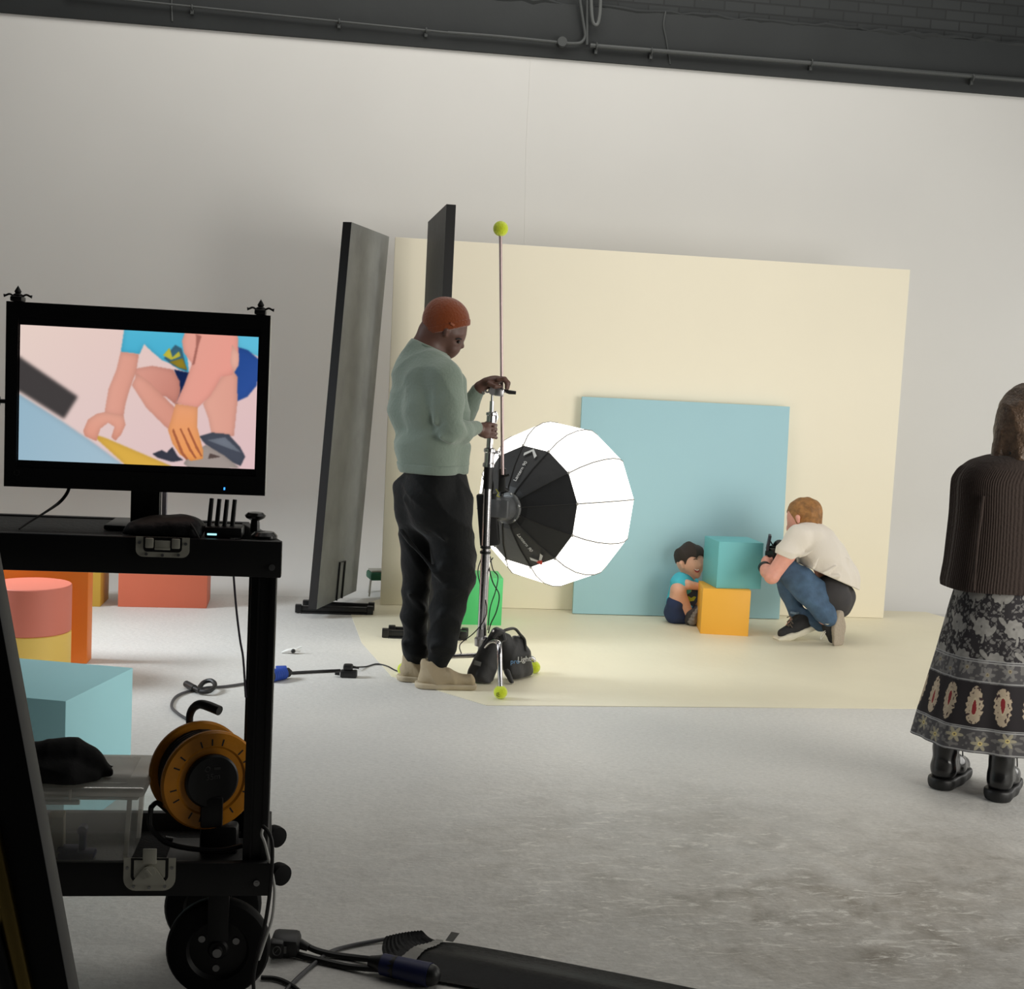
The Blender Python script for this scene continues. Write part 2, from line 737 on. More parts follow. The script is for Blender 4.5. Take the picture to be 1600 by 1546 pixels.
_base = _ramp(_noise(1.1, 5), 0.3, 0.75, lin((206, 205, 202)), lin((219, 217, 212)))
_dirt_shade_c = _ramp(_noise(7, 8, 0.6), 0.35, 0.7, lin((136, 128, 116)), lin((192, 186, 177)))
_w1 = _blob(gp(1330, 1440)[:2], (1.15, 0.95))
_w2 = _blob(gp(1050, 1370)[:2], (1.55, 1.5))
_grime = _ramp(_noise(3.4, 8, 0.8, rough=0.7), 0.36, 0.62, (0, 0, 0), (1, 1, 1))
_shade_w3 = _blob(gp(1560, 1400)[:2], (1.0, 1.3))  # shade of the lower right floor, painted in with the dirt colour
_f1 = _math('MULTIPLY', _math('MAXIMUM', _math('MAXIMUM', _w1, _math('MULTIPLY', _shade_w3, 0.8)), _math('MULTIPLY', _w2, 0.62)), _math('ADD', _math('MULTIPLY', _grime, 0.55), 0.4))
_col = _mix(_f1, _base, _dirt_shade_c)
# short pale scuffs, stretched along x
_mp = _nt.nodes.new('ShaderNodeMapping')
_mp.inputs['Scale'].default_value = (5, 17, 1)
_mp.inputs['Rotation'].default_value = (0, 0, 0.12)
_nt.links.new(_tc.outputs['Object'], _mp.inputs['Vector'])
_sc = _ramp(_noise(1.6, 7, 1.2, _mp.outputs[0], 0.75), 0.54, 0.63, (0, 0, 0), (1, 1, 1))
_sf = _math('MULTIPLY', _sc, _math('MAXIMUM', _math('MULTIPLY', _w2, 0.95), _math('MULTIPLY', _w1, 0.95)))
_col = _mix(_sf, _col, lin((226, 223, 216)))
# dark specks
_mp2 = _nt.nodes.new('ShaderNodeMapping')
_mp2.inputs['Scale'].default_value = (6, 14, 1)
_nt.links.new(_tc.outputs['Object'], _mp2.inputs['Vector'])
_sp = _ramp(_noise(3.0, 4, 0.4, _mp2.outputs[0], 0.6), 0.73, 0.78, (0, 0, 0), (0.55, 0.55, 0.55))
_col = _mix(_sp, _col, lin((120, 112, 100)))
# fine speckle all over the paint
_mp3 = _nt.nodes.new('ShaderNodeMapping')
_mp3.inputs['Scale'].default_value = (1.0, 1.9, 1)
_nt.links.new(_tc.outputs['Object'], _mp3.inputs['Vector'])
_fine = _ramp(_noise(48, 4, 0.4, _mp3.outputs[0], 0.7), 0.3, 0.7, (0.86, 0.86, 0.855), (1.08, 1.08, 1.08))
_col = _mix(1.0, _col, _fine, 'MULTIPLY')
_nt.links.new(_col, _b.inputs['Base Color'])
_b.inputs['Roughness'].default_value = 0.55
_bp = _nt.nodes.new('ShaderNodeBump')
_bp.inputs['Strength'].default_value = 0.6
_bp.inputs['Distance'].default_value = 0.006
_nt.links.new(_noise(26, 7, 0.2), _bp.inputs['Height'])
_nt.links.new(_bp.outputs['Normal'], _b.inputs['Normal'])

m_white = mat('white_wall_paint', (226, 225, 222), 0.75, var=(0.9, 0.02), bump=(3, 0.08))
m_dark = mat('dark_grey_paint', (44, 47, 48), 0.75, var=(2.5, 0.10), bump=(8, 0.3))
m_pipe = mat('grey_conduit_paint', (72, 75, 75), 0.5)

WALL_Y, COVE = 9.3, 0.62
X0, X1 = -8.0, 9.0
b = B()
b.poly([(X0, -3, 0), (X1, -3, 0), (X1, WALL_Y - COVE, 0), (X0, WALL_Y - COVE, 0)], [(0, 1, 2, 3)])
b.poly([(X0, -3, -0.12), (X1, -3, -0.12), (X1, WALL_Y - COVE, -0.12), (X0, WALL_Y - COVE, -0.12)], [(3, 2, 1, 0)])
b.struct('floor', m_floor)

ZTOP = 3.83
b = B()
prof = [(WALL_Y - COVE + COVE * math.sin(t), COVE - COVE * math.cos(t)) for t in np.linspace(0, math.pi / 2, 22)]
prof += [(WALL_Y, z) for z in np.linspace(COVE, ZTOP, 8)[1:]]
outer = [(WALL_Y + 0.14, ZTOP), (WALL_Y + 0.14, -0.12), (WALL_Y - COVE, -0.12)]
pp = prof + outer
n = len(pp)
b.poly([(X0, y, z) for y, z in pp] + [(X1, y, z) for y, z in pp],
       [(i, (i + 1) % n, n + (i + 1) % n, n + i) for i in range(n)] + [tuple(range(n))[::-1], tuple(range(n, 2 * n))])
b.struct('wall_back', m_white, smooth=30)

# hairline joint in the white wall
b = B()
b.tube([at(829, 94, WALL_Y + 0.0005), at(822, 230, WALL_Y + 0.0005), at(819, 400, WALL_Y + 0.0005)], 0.0022, 6)
b.struct('trim_1', mat('filler_line', (226, 225, 222), 0.8))

# dark painted lintel above the white wall, brickwork over it
b = B()
b.box(((X0 + X1) / 2, WALL_Y + 0.10, 4.02), (X1 - X0, 0.24, 0.38), bev=0.006)
b.struct('wall_upper', m_dark)

m_brick = bpy.data.materials.new('dark_painted_brick')
m_brick.use_nodes = True
nt = m_brick.node_tree
bb = nt.nodes['Principled BSDF']
bb.inputs['Roughness'].default_value = 0.75
tc = nt.nodes.new('ShaderNodeTexCoord')
mp = nt.nodes.new('ShaderNodeMapping')
mp.inputs['Rotation'].default_value = (math.radians(90), 0, 0)
nt.links.new(tc.outputs['Object'], mp.inputs['Vector'])
br = nt.nodes.new('ShaderNodeTexBrick')
br.inputs['Color1'].default_value = (*lin((52, 55, 56)), 1)
br.inputs['Color2'].default_value = (*lin((44, 47, 48)), 1)
br.inputs['Mortar'].default_value = (*lin((38, 40, 41)), 1)
br.inputs['Scale'].default_value = 1.0
br.inputs['Brick Width'].default_value = 0.225
br.inputs['Row Height'].default_value = 0.075
br.inputs['Mortar Size'].default_value = 0.006
nt.links.new(mp.outputs[0], br.inputs['Vector'])
nt.links.new(br.outputs['Color'], bb.inputs['Base Color'])
bp = nt.nodes.new('ShaderNodeBump')
bp.inputs['Strength'].default_value = 0.8
bp.inputs['Distance'].default_value = 0.008
bp.invert = True
nt.links.new(br.outputs['Fac'], bp.inputs['Height'])
nt.links.new(bp.outputs['Normal'], bb.inputs['Normal'])
b = B()
b.box(((X0 + X1) / 2, WALL_Y + 0.12, 5.21), (X1 - X0, 0.18, 2.0))
b.struct('wall_top', m_brick)

# ragged mortar edge between lintel and bricks
b = B()
pts = []
for i in range(90):
    x = 0.6 + (X1 - 1.0 - 0.6) * i / 89
    pts.append((x, WALL_Y - 0.008 + random.uniform(-0.004, 0.004), 4.215 + random.uniform(-0.014, 0.014)))
b.tube(pts, [random.uniform(0.008, 0.022) for _ in pts], 6)
b.struct('trim_2', m_dark)

# conduits fixed along the lintel
YP = WALL_Y - 0.055


def conduit(name, label, pix, r, clips=()):
    pts = [at(x, y, YP) for x, y in pix]
    t = thing(name, label, 'pipe', pts[0])
    bq = B()
    bq.tube(pts, r, 10, smooth=4 if len(pix) > 3 else 0)
    bq.part('pipe', m_pipe, t)
    for (cx, cy) in clips:
        p = at(cx, cy, YP)
        bq = B()
        ring = [(p[0], p[1] + math.cos(a) * (r + 0.006), p[2] + math.sin(a) * (r + 0.006)) for a in np.linspace(0, 2 * math.pi, 13)]
        bq.tube(ring, 0.006, 6)
        bq.box((p[0], WALL_Y - 0.022, p[2] - r - 0.012), (0.02, 0.05, 0.045))
        bq.part('pipe_clip', m_pipe, t)
    return t


conduit('conduit_pipe', 'long dark grey conduit pipe along the lintel, right of the hanging cables', [(922, 71), (1620, 127)], 0.016,
        [(932, 72), (1018, 80), (1268, 98), (1520, 121)])
c2 = conduit('conduit_pipe', 'grey conduit pipe with a round junction box that bends upward', [(700, 51), (780, 57), (870, 66), (896, 68), (908, 66), (914, 57), (912, 40), (906, 0), (901, -40)], 0.011)
bq = B()
p = at(878, 66, YP)
bq.cyl((p[0], p[1] - 0.025, p[2]), (p[0], WALL_Y - 0.02, p[2]), 0.034)
bq.part('junction_box', m_pipe, c2)
conduit('conduit_pipe', 'thin grey conduit pipe along the upper left of the lintel', [(100, -10), (700, 51)], 0.008, [(300, 11), (530, 33), (666, 47)])
conduit('conduit_pipe', 'straight upright conduit pipe beside the bent one', [(918, -40), (917, 70)], 0.010)
bq = B()
bq.tube([at(x, y, YP - 0.02) for x, y in [(923, -40), (924, 10), (926, 32), (930, 39), (935, 34), (938, 10), (938, -40)]], 0.012, 8, smooth=5)
bq.solo('hanging_cable', mat('grey_cable', (96, 99, 98), 0.5), 'thick grey cable loop hanging beside the upright conduits', 'cable')
bq = B()
bq.tube([at(x, y, YP + 0.03) for x, y in [(1040, 18), (1037, 40), (1041, 62), (1047, 100)]], 0.006, 6, smooth=4)
bq.solo('drop_cable', m_pipe, 'thin cable dropping over the lintel right of the junction box', 'cable')
bq = B()
bq.tube([at(268, -8, YP + 0.03), at(268, 12, YP + 0.03), at(269, 33, YP + 0.03)], 0.006, 6)
bq.solo('drop_cable', m_pipe, 'short thin cable on the lintel near the left end', 'cable')

# ------------------------------------------------------------------ floor covering and backdrops
m_cream_floor = mat('cream_floor_paint', (232, 225, 200), 0.5, var=(1.2, 0.05), bump=(22, 0.2))
fl = [gp(612, 1058), gp(760, 1103), gp(1000, 1105), gp(1530, 1109), gp(1750, 1040), gp(1446, 957), gp(1380, 955), gp(600, 935), gp(545, 952), gp(565, 1005)]
fl = [(-0.0 + q[0], q[1], 0) for q in fl]
b = B()
b.prism([(q[0], q[1]) for q in fl], (0, 0, 0.0005), (1, 0, 0), (0, 1, 0), 0.002)
b.solo('floor_sheet', m_cream_floor, 'cream coloured floor area spread in front of the cream backdrop', 'floor covering')

m_cream = mat('cream_board_paint', (249, 241, 219), 0.6, var=(0.8, 0.02))
m_blue = mat('pale_blue_board_paint', (166, 207, 218), 0.6, var=(0.8, 0.02))
tl, bl, tr, brr = at(615.5, 369.5, 8.43), at(596, 946, 8.43), at(1422.5, 422.5, 8.43), at(1380, 968, 8.43)
x0, x1, zt = (tl[0] + bl[0]) / 2, (tr[0] + brr[0]) / 2, (tl[2] + tr[2]) / 2
b = B()
b.box(((x0 + x1) / 2, 8.45, zt / 2 + 0.002), (x1 - x0, 0.04, zt - 0.004), bev=0.003)
b.solo('backdrop_panel', m_cream, 'large cream backdrop panel standing behind the set', 'backdrop')
tl, bl, tr, brr = at(906, 621, 8.36), at(897.5, 960, 8.30), at(1231.5, 636, 8.36), at(1219.5, 968, 8.30)
x0, x1 = (tl[0] + bl[0]) / 2, (tr[0] + brr[0]) / 2
zt = (tl[2] + tr[2]) / 2
b = B()
lean = math.atan2(0.085, zt)
b.box(((x0 + x1) / 2, 8.335, zt / 2 + 0.004), (x1 - x0, 0.025, zt), rot3(0, -lean), bev=0.003)
b.solo('backdrop_panel', m_blue, 'pale blue square panel leaning on the cream backdrop', 'backdrop')

# ------------------------------------------------------------------ black flats
m_flat_lit = mat('lit_black_flat', (150, 152, 150), 0.5, var=(5, 0.16), bump=(14, 0.25), spec=0.6)  # black board painted grey, the light on its face put into the colour
m_flat_edge = mat('black_flat_edge', (22, 22, 23), 0.5)
m_blackmetal = mat('black_metal', (20, 20, 21), 0.42, spec=0.5)


m_flat_shaded = mat('shaded_black_flat', (46, 47, 46), 0.55, var=(5, 0.14), bump=(14, 0.2))  # same black board, its shaded face put into the colour


def flat(nb, fb, up, th, label, slot, bars):
    nb, fb, up = V(nb), V(fb), V(up)
    d = (fb - nb).normalized()
    nrm = Vector((-d.y, d.x, 0)).normalized() * th
    t = thing('black_flat', label, 'flat', (nb + fb) / 2, 'black flats')
    bq = B()
    bq.hexa([nb, fb, fb + nrm, nb + nrm], [nb + up, fb + up, fb + up + nrm, nb + up + nrm])
    for f in bq.bm.faces:
        cc = f.calc_center_median()
        if abs((f.normal if f.normal.length else Vector((0, 0, 1))).dot(d)) > 0.8:
            f.material_index = 1
    bq.bm.normal_update()
    for f in bq.bm.faces:
        if abs(f.normal.dot(d)) > 0.8 or abs(f.normal.z) > 0.8:
            f.material_index = 1
    bq.part('board', [m_flat_lit if slot else m_flat_shaded, m_flat_edge], t, smooth=0)
    if slot:
        mid = nb + (fb - nb) * 0.46
        s = -nrm.normalized() * 0.006
        bq = B()
        w, h = d * 0.10, up * 0.105
        bq.tube([mid + s, mid + h + s, mid + w + h * 0.98 + s, mid + w + s], 0.007, 6)
        bq.part('floor_bracket', m_blackmetal, t)
    for (p, q) in bars:
        bq = B()
        p, q = V(p), V(q)
        yaw = math.atan2(q.y - p.y, q.x - p.x)
        L = (q - p).length
        bq.box((p + q) / 2 + Vector((0, 0, 0.03)), (L, 0.03, 0.035), rot3(yaw), bev=0.003)
        bq.box((p + q) / 2 + Vector((0, 0, 0.006)), (L * 0.93, 0.05, 0.012), rot3(yaw), bev=0.002)
        for e in (p, q):
            bq.box(e + Vector((0, 0, 0.03)), (0.04, 0.045, 0.05), rot3(yaw), bev=0.004)
        bq.part('base_bar', m_blackmetal, t)
    return t


A0 = gp(494, 968)
A1 = gp(556, 938)
A0[2] = A1[2] = 0.062
flat(A0, A1, (0.125, 0.0, 2.37), 0.055, 'black flat leaning slightly, left of the man in the orange beanie', True,
     [(gp(466, 958), gp(578, 961)), (gp(478, 951), gp(580, 955))])
flat((0.545, 7.25, 0.062), (0.495, 8.15, 0.062), (0.0, 0.0, 2.43), 0.053, 'black flat standing upright behind the man in the orange beanie', False,
     [(gp(602, 997), gp(724, 1001)), (gp(612, 992), gp(726, 996))])
# ------------------------------------------------------------------ painted blocks


def block(name, label, c, s, rgb, yaw=0.0, group=None):
    m = mat('block_paint_%d_%d_%d' % rgb, rgb, 0.55, var=(3, 0.02))
    bq = B()
    bq.box((c[0], c[1], c[2] + s[2] / 2), s, rot3(yaw), bev=0.003)
    return bq.solo(name, m, label, 'block', group)


q0 = gp(1094, 991)
yw_ = math.radians(-10)
block('painted_cube', 'yellow cube on the floor carrying a teal cube', (q0[0] + 0.15 * math.cos(yw_) - 0.15 * math.sin(yw_), q0[1] + 0.15 * math.sin(yw_) + 0.15 * math.cos(yw_), 0.0), (0.30, 0.30, 0.292), (240, 178, 62), yw_)
q0 = gp(1119, 919, 0.295)
yw_ = math.radians(2)
block('painted_cube', 'teal cube turned slightly, balanced on top of the yellow cube', (q0[0] + 0.147 * math.cos(yw_) - 0.147 * math.sin(yw_), q0[1] + 0.147 * math.sin(yw_) + 0.147 * math.cos(yw_), 0.293), (0.294, 0.294, 0.295), (112, 190, 196), yw_)
q1 = gp(781, 975)
block('painted_cube', 'bright green cube standing on the floor behind the light stand', (q1[0] - 0.15, 7.83 + 0.15, 0.0), (0.30, 0.30, 0.30), (84, 206, 122))

q = gp(136, 1037)
block('painted_board', 'tall orange block standing behind the two stacked cylinders', (q[0] - 0.45, q[1] + 0.05, 0), (0.90, 0.12, 0.56), (234, 124, 30))
q = gp(156, 949)
block('painted_block', 'mustard yellow block half hidden behind the orange block', (q[0] - 0.15, q[1] + 0.15, 0), (0.30, 0.28, 0.50), (214, 172, 66))
qa, qb = gp(183, 948), gp(322, 950)
block('painted_block', 'wide salmon pink block on the floor near the white wall, left side', ((qa[0] + qb[0]) / 2, qa[1] + 0.16, 0), (qb[0] - qa[0], 0.32, 0.46), (220, 116, 86), math.radians(2))
pc, pb = at(103, 1097, 4.146), at(208, 1043, 4.62)
f_, k_ = V(pc), V(pb)
d_ = (k_ - f_)
d_.z = 0
yw = math.atan2(-d_.x, d_.y)
L_ = d_.length
ctr = f_ + d_ * 0.5 + Vector((-math.cos(yw), -math.sin(yw), 0)) * 0.26
block('painted_block', 'light blue block close behind the clear storage box on the cart', (ctr.x, ctr.y, 0), (0.52, L_, (pc[2] + pb[2]) / 2), (176, 236, 246), yw)

cyl_c = at(46, 1050, 6.30)
for z0, rgb, lab in ((0.0, (244, 206, 104), 'yellow cylinder on the floor under the salmon cylinder'),
                     (0.226, (226, 128, 108), 'salmon pink cylinder stacked on the yellow cylinder')):
    b = B()
    r, h = 0.188, 0.225
    b.lathe([(0, z0), (r - 0.004, z0), (r, z0 + 0.004), (r, z0 + h - 0.004), (r - 0.004, z0 + h), (0, z0 + h)], (cyl_c[0], cyl_c[1], 0), seg=64)
    b.solo('painted_cylinder', mat('cylinder_paint_%d' % rgb[1], rgb, 0.55), lab, 'cylinder')

# green seat back peeping out beside the cream panel
t = thing('green_stool', 'small green stool partly hidden at the left edge of the cream backdrop', 'stool', at(589, 942, 8.75))
p = at(590, 899, 8.75)
b = B()
b.box(p, (0.13, 0.16, 0.055), rot3(0.2), bev=0.015)
b.part('seat', mat('green_plastic', (28, 96, 70), 0.5), t)
b = B()
b.box((p[0], p[1], p[2] + 0.034), (0.11, 0.12, 0.012), rot3(0.2), bev=0.004)
b.part('seat_rim', mat('pale_grey_plastic', (172, 170, 160), 0.5), t)
for sx in (-0.045, 0.045):
    for sy in (-0.06, 0.06):
        b = B()
        b.cyl((p[0] + sx * 1.2, p[1] + sy * 1.1, 0.0 if p[1] + sy < WALL_Y - COVE else 0.012), (p[0] + sx, p[1] + sy, p[2] - 0.02), 0.006)
        b.part('leg', mat('pale_grey_plastic', (172, 170, 160), 0.5), t)

# ------------------------------------------------------------------ light stand
m_chrome = mat('chrome', (205, 203, 206), 0.2, 1.0)
m_chrome2 = mat('brushed_steel', (178, 176, 178), 0.33, 1.0)
m_black = mat('black_plastic', (16, 16, 17), 0.45)
m_tennis = mat('tennis_ball_felt', (206, 222, 38), 0.9, bump=(120, 0.5), sheen=0.5)
m_ink = mat('black_ink', (24, 24, 22), 0.6)
YS = 6.42
stand = thing('light_stand', 'chrome light stand with tennis balls on its feet, held by the man', 'light stand', gp(752, 1060))


def S_(x, y, dy=0.0):
    return at(x, y, YS + dy)


def ring_seg(name, p, q, r, m, parent, r1=None):
    bq = B()
    bq.cyl(p, q, r, r1)
    return bq.part(name, m, parent)


ring_seg('lower_column', S_(752.5, 1004), S_(759, 860), 0.0235, m_chrome, stand)
ring_seg('middle_column', S_(758.5, 866), S_(763, 740), 0.0205, m_chrome, stand)
ring_seg('black_sleeve', S_(761.8, 764), S_(763.6, 728), 0.0235, m_black, stand, )
b = B()
b.lathe([(0.020, 0), (0.031, 0.004), (0.031, 0.02), (0.024, 0.026), (0.024, 0.075), (0.030, 0.08), (0.030, 0.095), (0.021, 0.10)], S_(763.4, 731), S_(765.6, 697) - S_(763.4, 731), 24)
b.part('upper_collar', m_chrome, stand)
ring_seg('upper_column', S_(764.6, 705), S_(767.6, 655), 0.0165, m_chrome, stand)
b = B()
b.lathe([(0.017, 0), (0.024, 0.004), (0.023, 0.058), (0.027, 0.062), (0.027, 0.074), (0.018, 0.078)], S_(766.8, 668), S_(768.2, 642) - S_(766.8, 668), 24)
pk = S_(774, 651)
b.cyl(S_(769, 647), S_(775.5, 643.5), 0.005)
b.tube([S_(775, 644), S_(776.5, 652), S_(774.5, 661)], [0.006, 0.008, 0.004], 8)
b.part('locking_collar', m_chrome, stand)
ring_seg('top_tube', S_(768, 646), S_(768.8, 627), 0.011, m_chrome, stand)
ring_seg('top_pin', S_(768.8, 628), S_(769.2, 606), 0.006, m_chrome2, stand)
b = B()
b.lathe([(0.022, 0), (0.028, 0.003), (0.028, 0.014), (0.022, 0.017)], S_(758.2, 866), S_(759, 848) - S_(758.2, 866), 20)
b.lathe([(0.022, 0.028), (0.027, 0.03), (0.027, 0.040), (0.022, 0.043)], S_(758.2, 866), S_(759, 848) - S_(758.2, 866), 20)
kx = S_(754.5, 858)
b.cyl(S_(757, 858), kx + (kx - S_(757, 858)) * 0.6, 0.008)
b.part('black_collar', m_black, stand)
hub = S_(752, 1004)
b = B()
b.lathe([(0.02, 0), (0.034, 0.003), (0.036, 0.04), (0.026, 0.05), (0.025, 0.09)], hub - np.array([0, 0, 0.02]), (0, 0, 1), 20)
b.ball(S_(747, 1002), 0.016, 12)
b.ball(S_(757, 998, -0.02), 0.015, 12)
b.part('leg_hub', m_chrome2, stand)
ring_seg('centre_post', S_(752, 1004), S_(750.5, 1030), 0.016, m_chrome2, stand)
feet = [(gp(782, 1082, 0.034), 'front'), (gp(834.5, 1043, 0.034), 'right'), (gp(631, 1046, 0.034), 'left')]
low = S_(750.5, 1024)
for c, nm in feet:
    c = np.array(c)
    if nm == 'front':
        pts = [low, at(766, 1006, 6.30), at(777, 1004, c[1] + 0.10), at(780.3, 1014, c[1] + 0.045), at(781.2, 1045, c[1] + 0.015), c + np.array([0, 0, 0.02])]
        bq = B()
        bq.tube(pts, 0.0125, 12, smooth=5)
    else:
        bq = B()
        mid = low * 0.12 + c * 0.88 + np.array([0, 0, 0.045])
        bq.tube([low, mid, c + np.array([0, 0, 0.02])], 0.0125, 12, smooth=5)
    lg = bq.part('leg', m_chrome, stand)
    bq = B()
    bq.ball(c, 0.0335, 24)
    tb = bq.part('tennis_ball', m_tennis, lg, label='yellow tennis ball')
    if nm == 'front':
        bq = B()
        cc = c + np.array([-0.012, -0.0305, -0.004])
        ring = [cc + np.array([math.cos(a) * 0.011, abs(math.cos(a)) * 0.002, math.sin(a) * 0.009]) for a in np.linspace(0, 2 * math.pi, 17)]
        bq.tube(ring, 0.0012, 5)
        bq.tube([cc + np.array([-0.006, 0, 0]), cc + np.array([0.0, -0.001, 0.003]), cc + np.array([0.006, -0.0005, 0.0])], 0.0012, 5)
        bq.part('printed_mark', m_ink, lg)
# grip head on top of the stand
b = B()
g0 = S_(769.2, 611)
b.cyl(g0 + np.array([0, -0.02, 0]), g0 + np.array([0, 0.02, 0]), 0.020)
b.box(S_(779.5, 613), (0.045, 0.05, 0.042), rot3(0.0, 0, 0.1), bev=0.006)
b.cyl(S_(787, 611), S_(799, 614), 0.008)
b.part('grip_head', m_chrome2, stand)
b = B()
b.tube([S_(787, 610.5), S_(796, 613), S_(806, 614)], [0.008, 0.011, 0.009], 10)
b.part('grip_handle', m_black, stand)
b = B()
b.tube([S_(768, 612), S_(761, 613.5), S_(756, 609)], 0.005, 8)
b.tube([S_(757, 606.5), S_(751, 610), S_(757, 616)], 0.006, 8)
b.part('wing_knob', m_chrome2, stand)
b = B()
b.cyl(S_(768, 709), S_(781, 706), 0.006)
b.box(S_(775, 707), (0.03, 0.014, 0.016), bev=0.003)
b.part('side_clamp', m_chrome2, stand)

# thin pole with a ball on top, clamped in the grip head
YB = YS + 0.01
pole = thing('boom_pole', 'thin pale pole topped by a yellow tennis ball, clamped to the light stand', 'pole', at(785, 738, YB))
b = B()
b.cyl(at(785.2, 742, YB), at(782, 366, YB), 0.0082)
b.part('pole', mat('pale_pink_metal', (188, 168, 166), 0.35, 0.55), pole)
b = B()
b.ball(at(782.3, 357.5, YB), 0.038, 24)
b.part('tennis_ball', m_tennis, pole, label='yellow tennis ball')

# ------------------------------------------------------------------ lantern softbox
wr = np.array([math.cos(YAW), -math.sin(YAW), 0])      # right of the camera, level
wf = np.array([math.sin(YAW), math.cos(YAW), 0])       # away from the camera, level
AX = wr * 0.60 + wf * 0.80
AX /= np.linalg.norm(AX)
REAR = at(823.5, 791.5, 6.70)
REFV = np.array([0, 0, 1.0])
lamp = thing('lantern_softbox', 'glowing white lantern softbox with a black rear cover beside the light stand', 'studio light', REAR - np.array([0, 0, 0.46]))


def L_pt(r, h, a):
    """ring point: radius, distance along the axis, angle (0 = up)"""
    e1 = REFV - AX * (REFV @ AX)
    e1 /= np.linalg.norm(e1)
    e2 = np.cross(AX, e1)
    return REAR + AX * h + (e1 * math.cos(a) + e2 * math.sin(a)) * r


NSEG = 12
PH = math.radians(-8)
e1 = np.array(L_pt(1, 0, PH)) - REAR
white_prof = [(0.322, 0.0), (0.375, 0.045), (0.418, 0.11), (0.443, 0.19), (0.450, 0.26), (0.443, 0.33), (0.418, 0.40), (0.37, 0.47), (0.28, 0.535), (0.16, 0.575), (0.0, 0.59)]
m_glow = bpy.data.materials.new('glowing_white_fabric')
m_glow.use_nodes = True
_b = m_glow.node_tree.nodes['Principled BSDF']
_b.inputs['Base Color'].default_value = (0.85, 0.85, 0.84, 1)
_b.inputs['Emission Color'].default_value = (1.0, 0.955, 0.885, 1)
_b.inputs['Emission Strength'].default_value = LANTERN_POWER
b = B()
b.lathe(white_prof, REAR, AX, NSEG, ref=e1)
b.part('diffuser', m_glow, lamp, smooth=10)
b = B()
for k in range(NSEG):
    a = PH + 2 * math.pi * k / NSEG
    b.tube([L_pt(r + 0.0005, h, a) for r, h in white_prof[:-1]], 0.0034, 5)
b.part('diffuser_seams', mat('seam_thread', (120, 118, 112), 0.8), lamp)
m_cover = mat('black_cover_fabric', (21, 22, 24), 0.5, bump=(9, 0.35), sheen=0.2)
b = B()
b.lathe([(0.0, -0.166), (0.075, -0.165), (0.115, -0.150), (0.22, -0.085), (0.322, -0.002), (0.326, 0.006)], REAR, AX, NSEG, ref=e1)
b.part('rear_cover', m_cover, lamp, smooth=10)
b = B()
for k in range(NSEG):
    a = PH + 2 * math.pi * k / NSEG
    b.tube([L_pt(r, h, a) for r, h in [(0.08, -0.166), (0.115, -0.153), (0.22, -0.088), (0.324, -0.003)]], 0.0028, 5)
b.part('cover_ribs', mat('black_rib_fabric', (12, 12, 13), 0.6), lamp)
for k in range(NSEG):
    a = PH + 2 * math.pi * k / NSEG
    b = B()
    p = L_pt(0.325, 0.0, a)
    b.ball(p, 0.0085, 8)
    b.part('rib_tip', mat('pale_grey_clip', (190, 188, 182), 0.4), lamp)
# lamp head
HB = REAR + AX * (-0.175)
m_housing = mat('grey_lamp_housing', (104, 106, 108), 0.38, 0.35)
b = B()
b.lathe([(0.0, -0.11), (0.056, -0.11), (0.064, -0.10), (0.067, 0.0), (0.060, 0.02)], HB, AX, 28)
b.part('lamp_head', m_housing, lamp)
b = B()
b.lathe([(0.066, 0.0), (0.082, 0.0), (0.082, 0.018), (0.066, 0.018)], HB - AX * 0.006, AX, 36)
for k in range(6):
    a = 2 * math.pi * k / 6 + 0.3
    b.ball(L_pt(0.078, -0.178, a), 0.008, 8)
b.part('mount_ring', mat('pale_grey_metal', (170, 172, 172), 0.3, 0.7), lamp)
b = B()
b.box(HB - AX * 0.06 + np.array([0, 0, 0.005]) - np.array(wf) * 0.045, (0.10, 0.06, 0.095), rot3(-YAW - 0.3), bev=0.012)
b.part('control_box', m_housing, lamp)
b = B()
b.cyl(L_pt(0.082, -0.17, math.radians(-100)), L_pt(0.105, -0.172, math.radians(-100)), 0.004)
b.ball(L_pt(0.108, -0.172, math.radians(-100)), 0.007, 10)
b.part('lock_lever', m_chrome, lamp)
b = B()
y0 = at(785.5, 735, YB + 0.02)
b.box(y0 + np.array([0, 0, -0.05]), (0.036, 0.036, 0.12), rot3(-YAW), bev=0.005)
b.tube([y0 + np.array([0.0, 0, -0.09]), y0 + np.array([0.03, 0.0, -0.10]), HB + np.array([0, 0, 0.085]) - AX * 0.05, HB + np.array([0, 0, 0.055]) - AX * 0.05], 0.010, 8)
b.cyl(at(788, 745, YB - 0.01), at(796, 742, YB - 0.02), 0.006)
b.part('yoke', m_black, lamp)
b = B()
b.tube([at(775, 765, YB), at(779, 771, YB - 0.03), at(776, 775, YB - 0.03), at(781, 777, YB - 0.03)], 0.0025, 6)
b.part('strap', mat('yellow_cord', (190, 190, 60), 0.7), lamp)
# writing on the cover: the name and the open-V mark, twice
m_print = mat('white_print', (214, 214, 210), 0.6)
m_red = mat('red_print', (206, 66, 52), 0.6)


def cover_frame(a):
    """centre line of the cover panel at angle a: in-surface outward direction and sideways direction"""
    p0, p1 = L_pt(0.12, -0.148, a), L_pt(0.322, -0.002, a)
    ap = math.cos(math.pi / NSEG)
    ax0 = REAR + AX * -0.148
    ax1 = REAR + AX * -0.002
    p0 = ax0 + (p0 - ax0) * ap
    p1 = ax1 + (p1 - ax1) * ap
    ex = (p1 - p0) / np.linalg.norm(p1 - p0)
    n = -(AX - ex * (AX @ ex))
    n /= np.linalg.norm(n)
    return p0, ex, n, np.linalg.norm(p1 - p0)


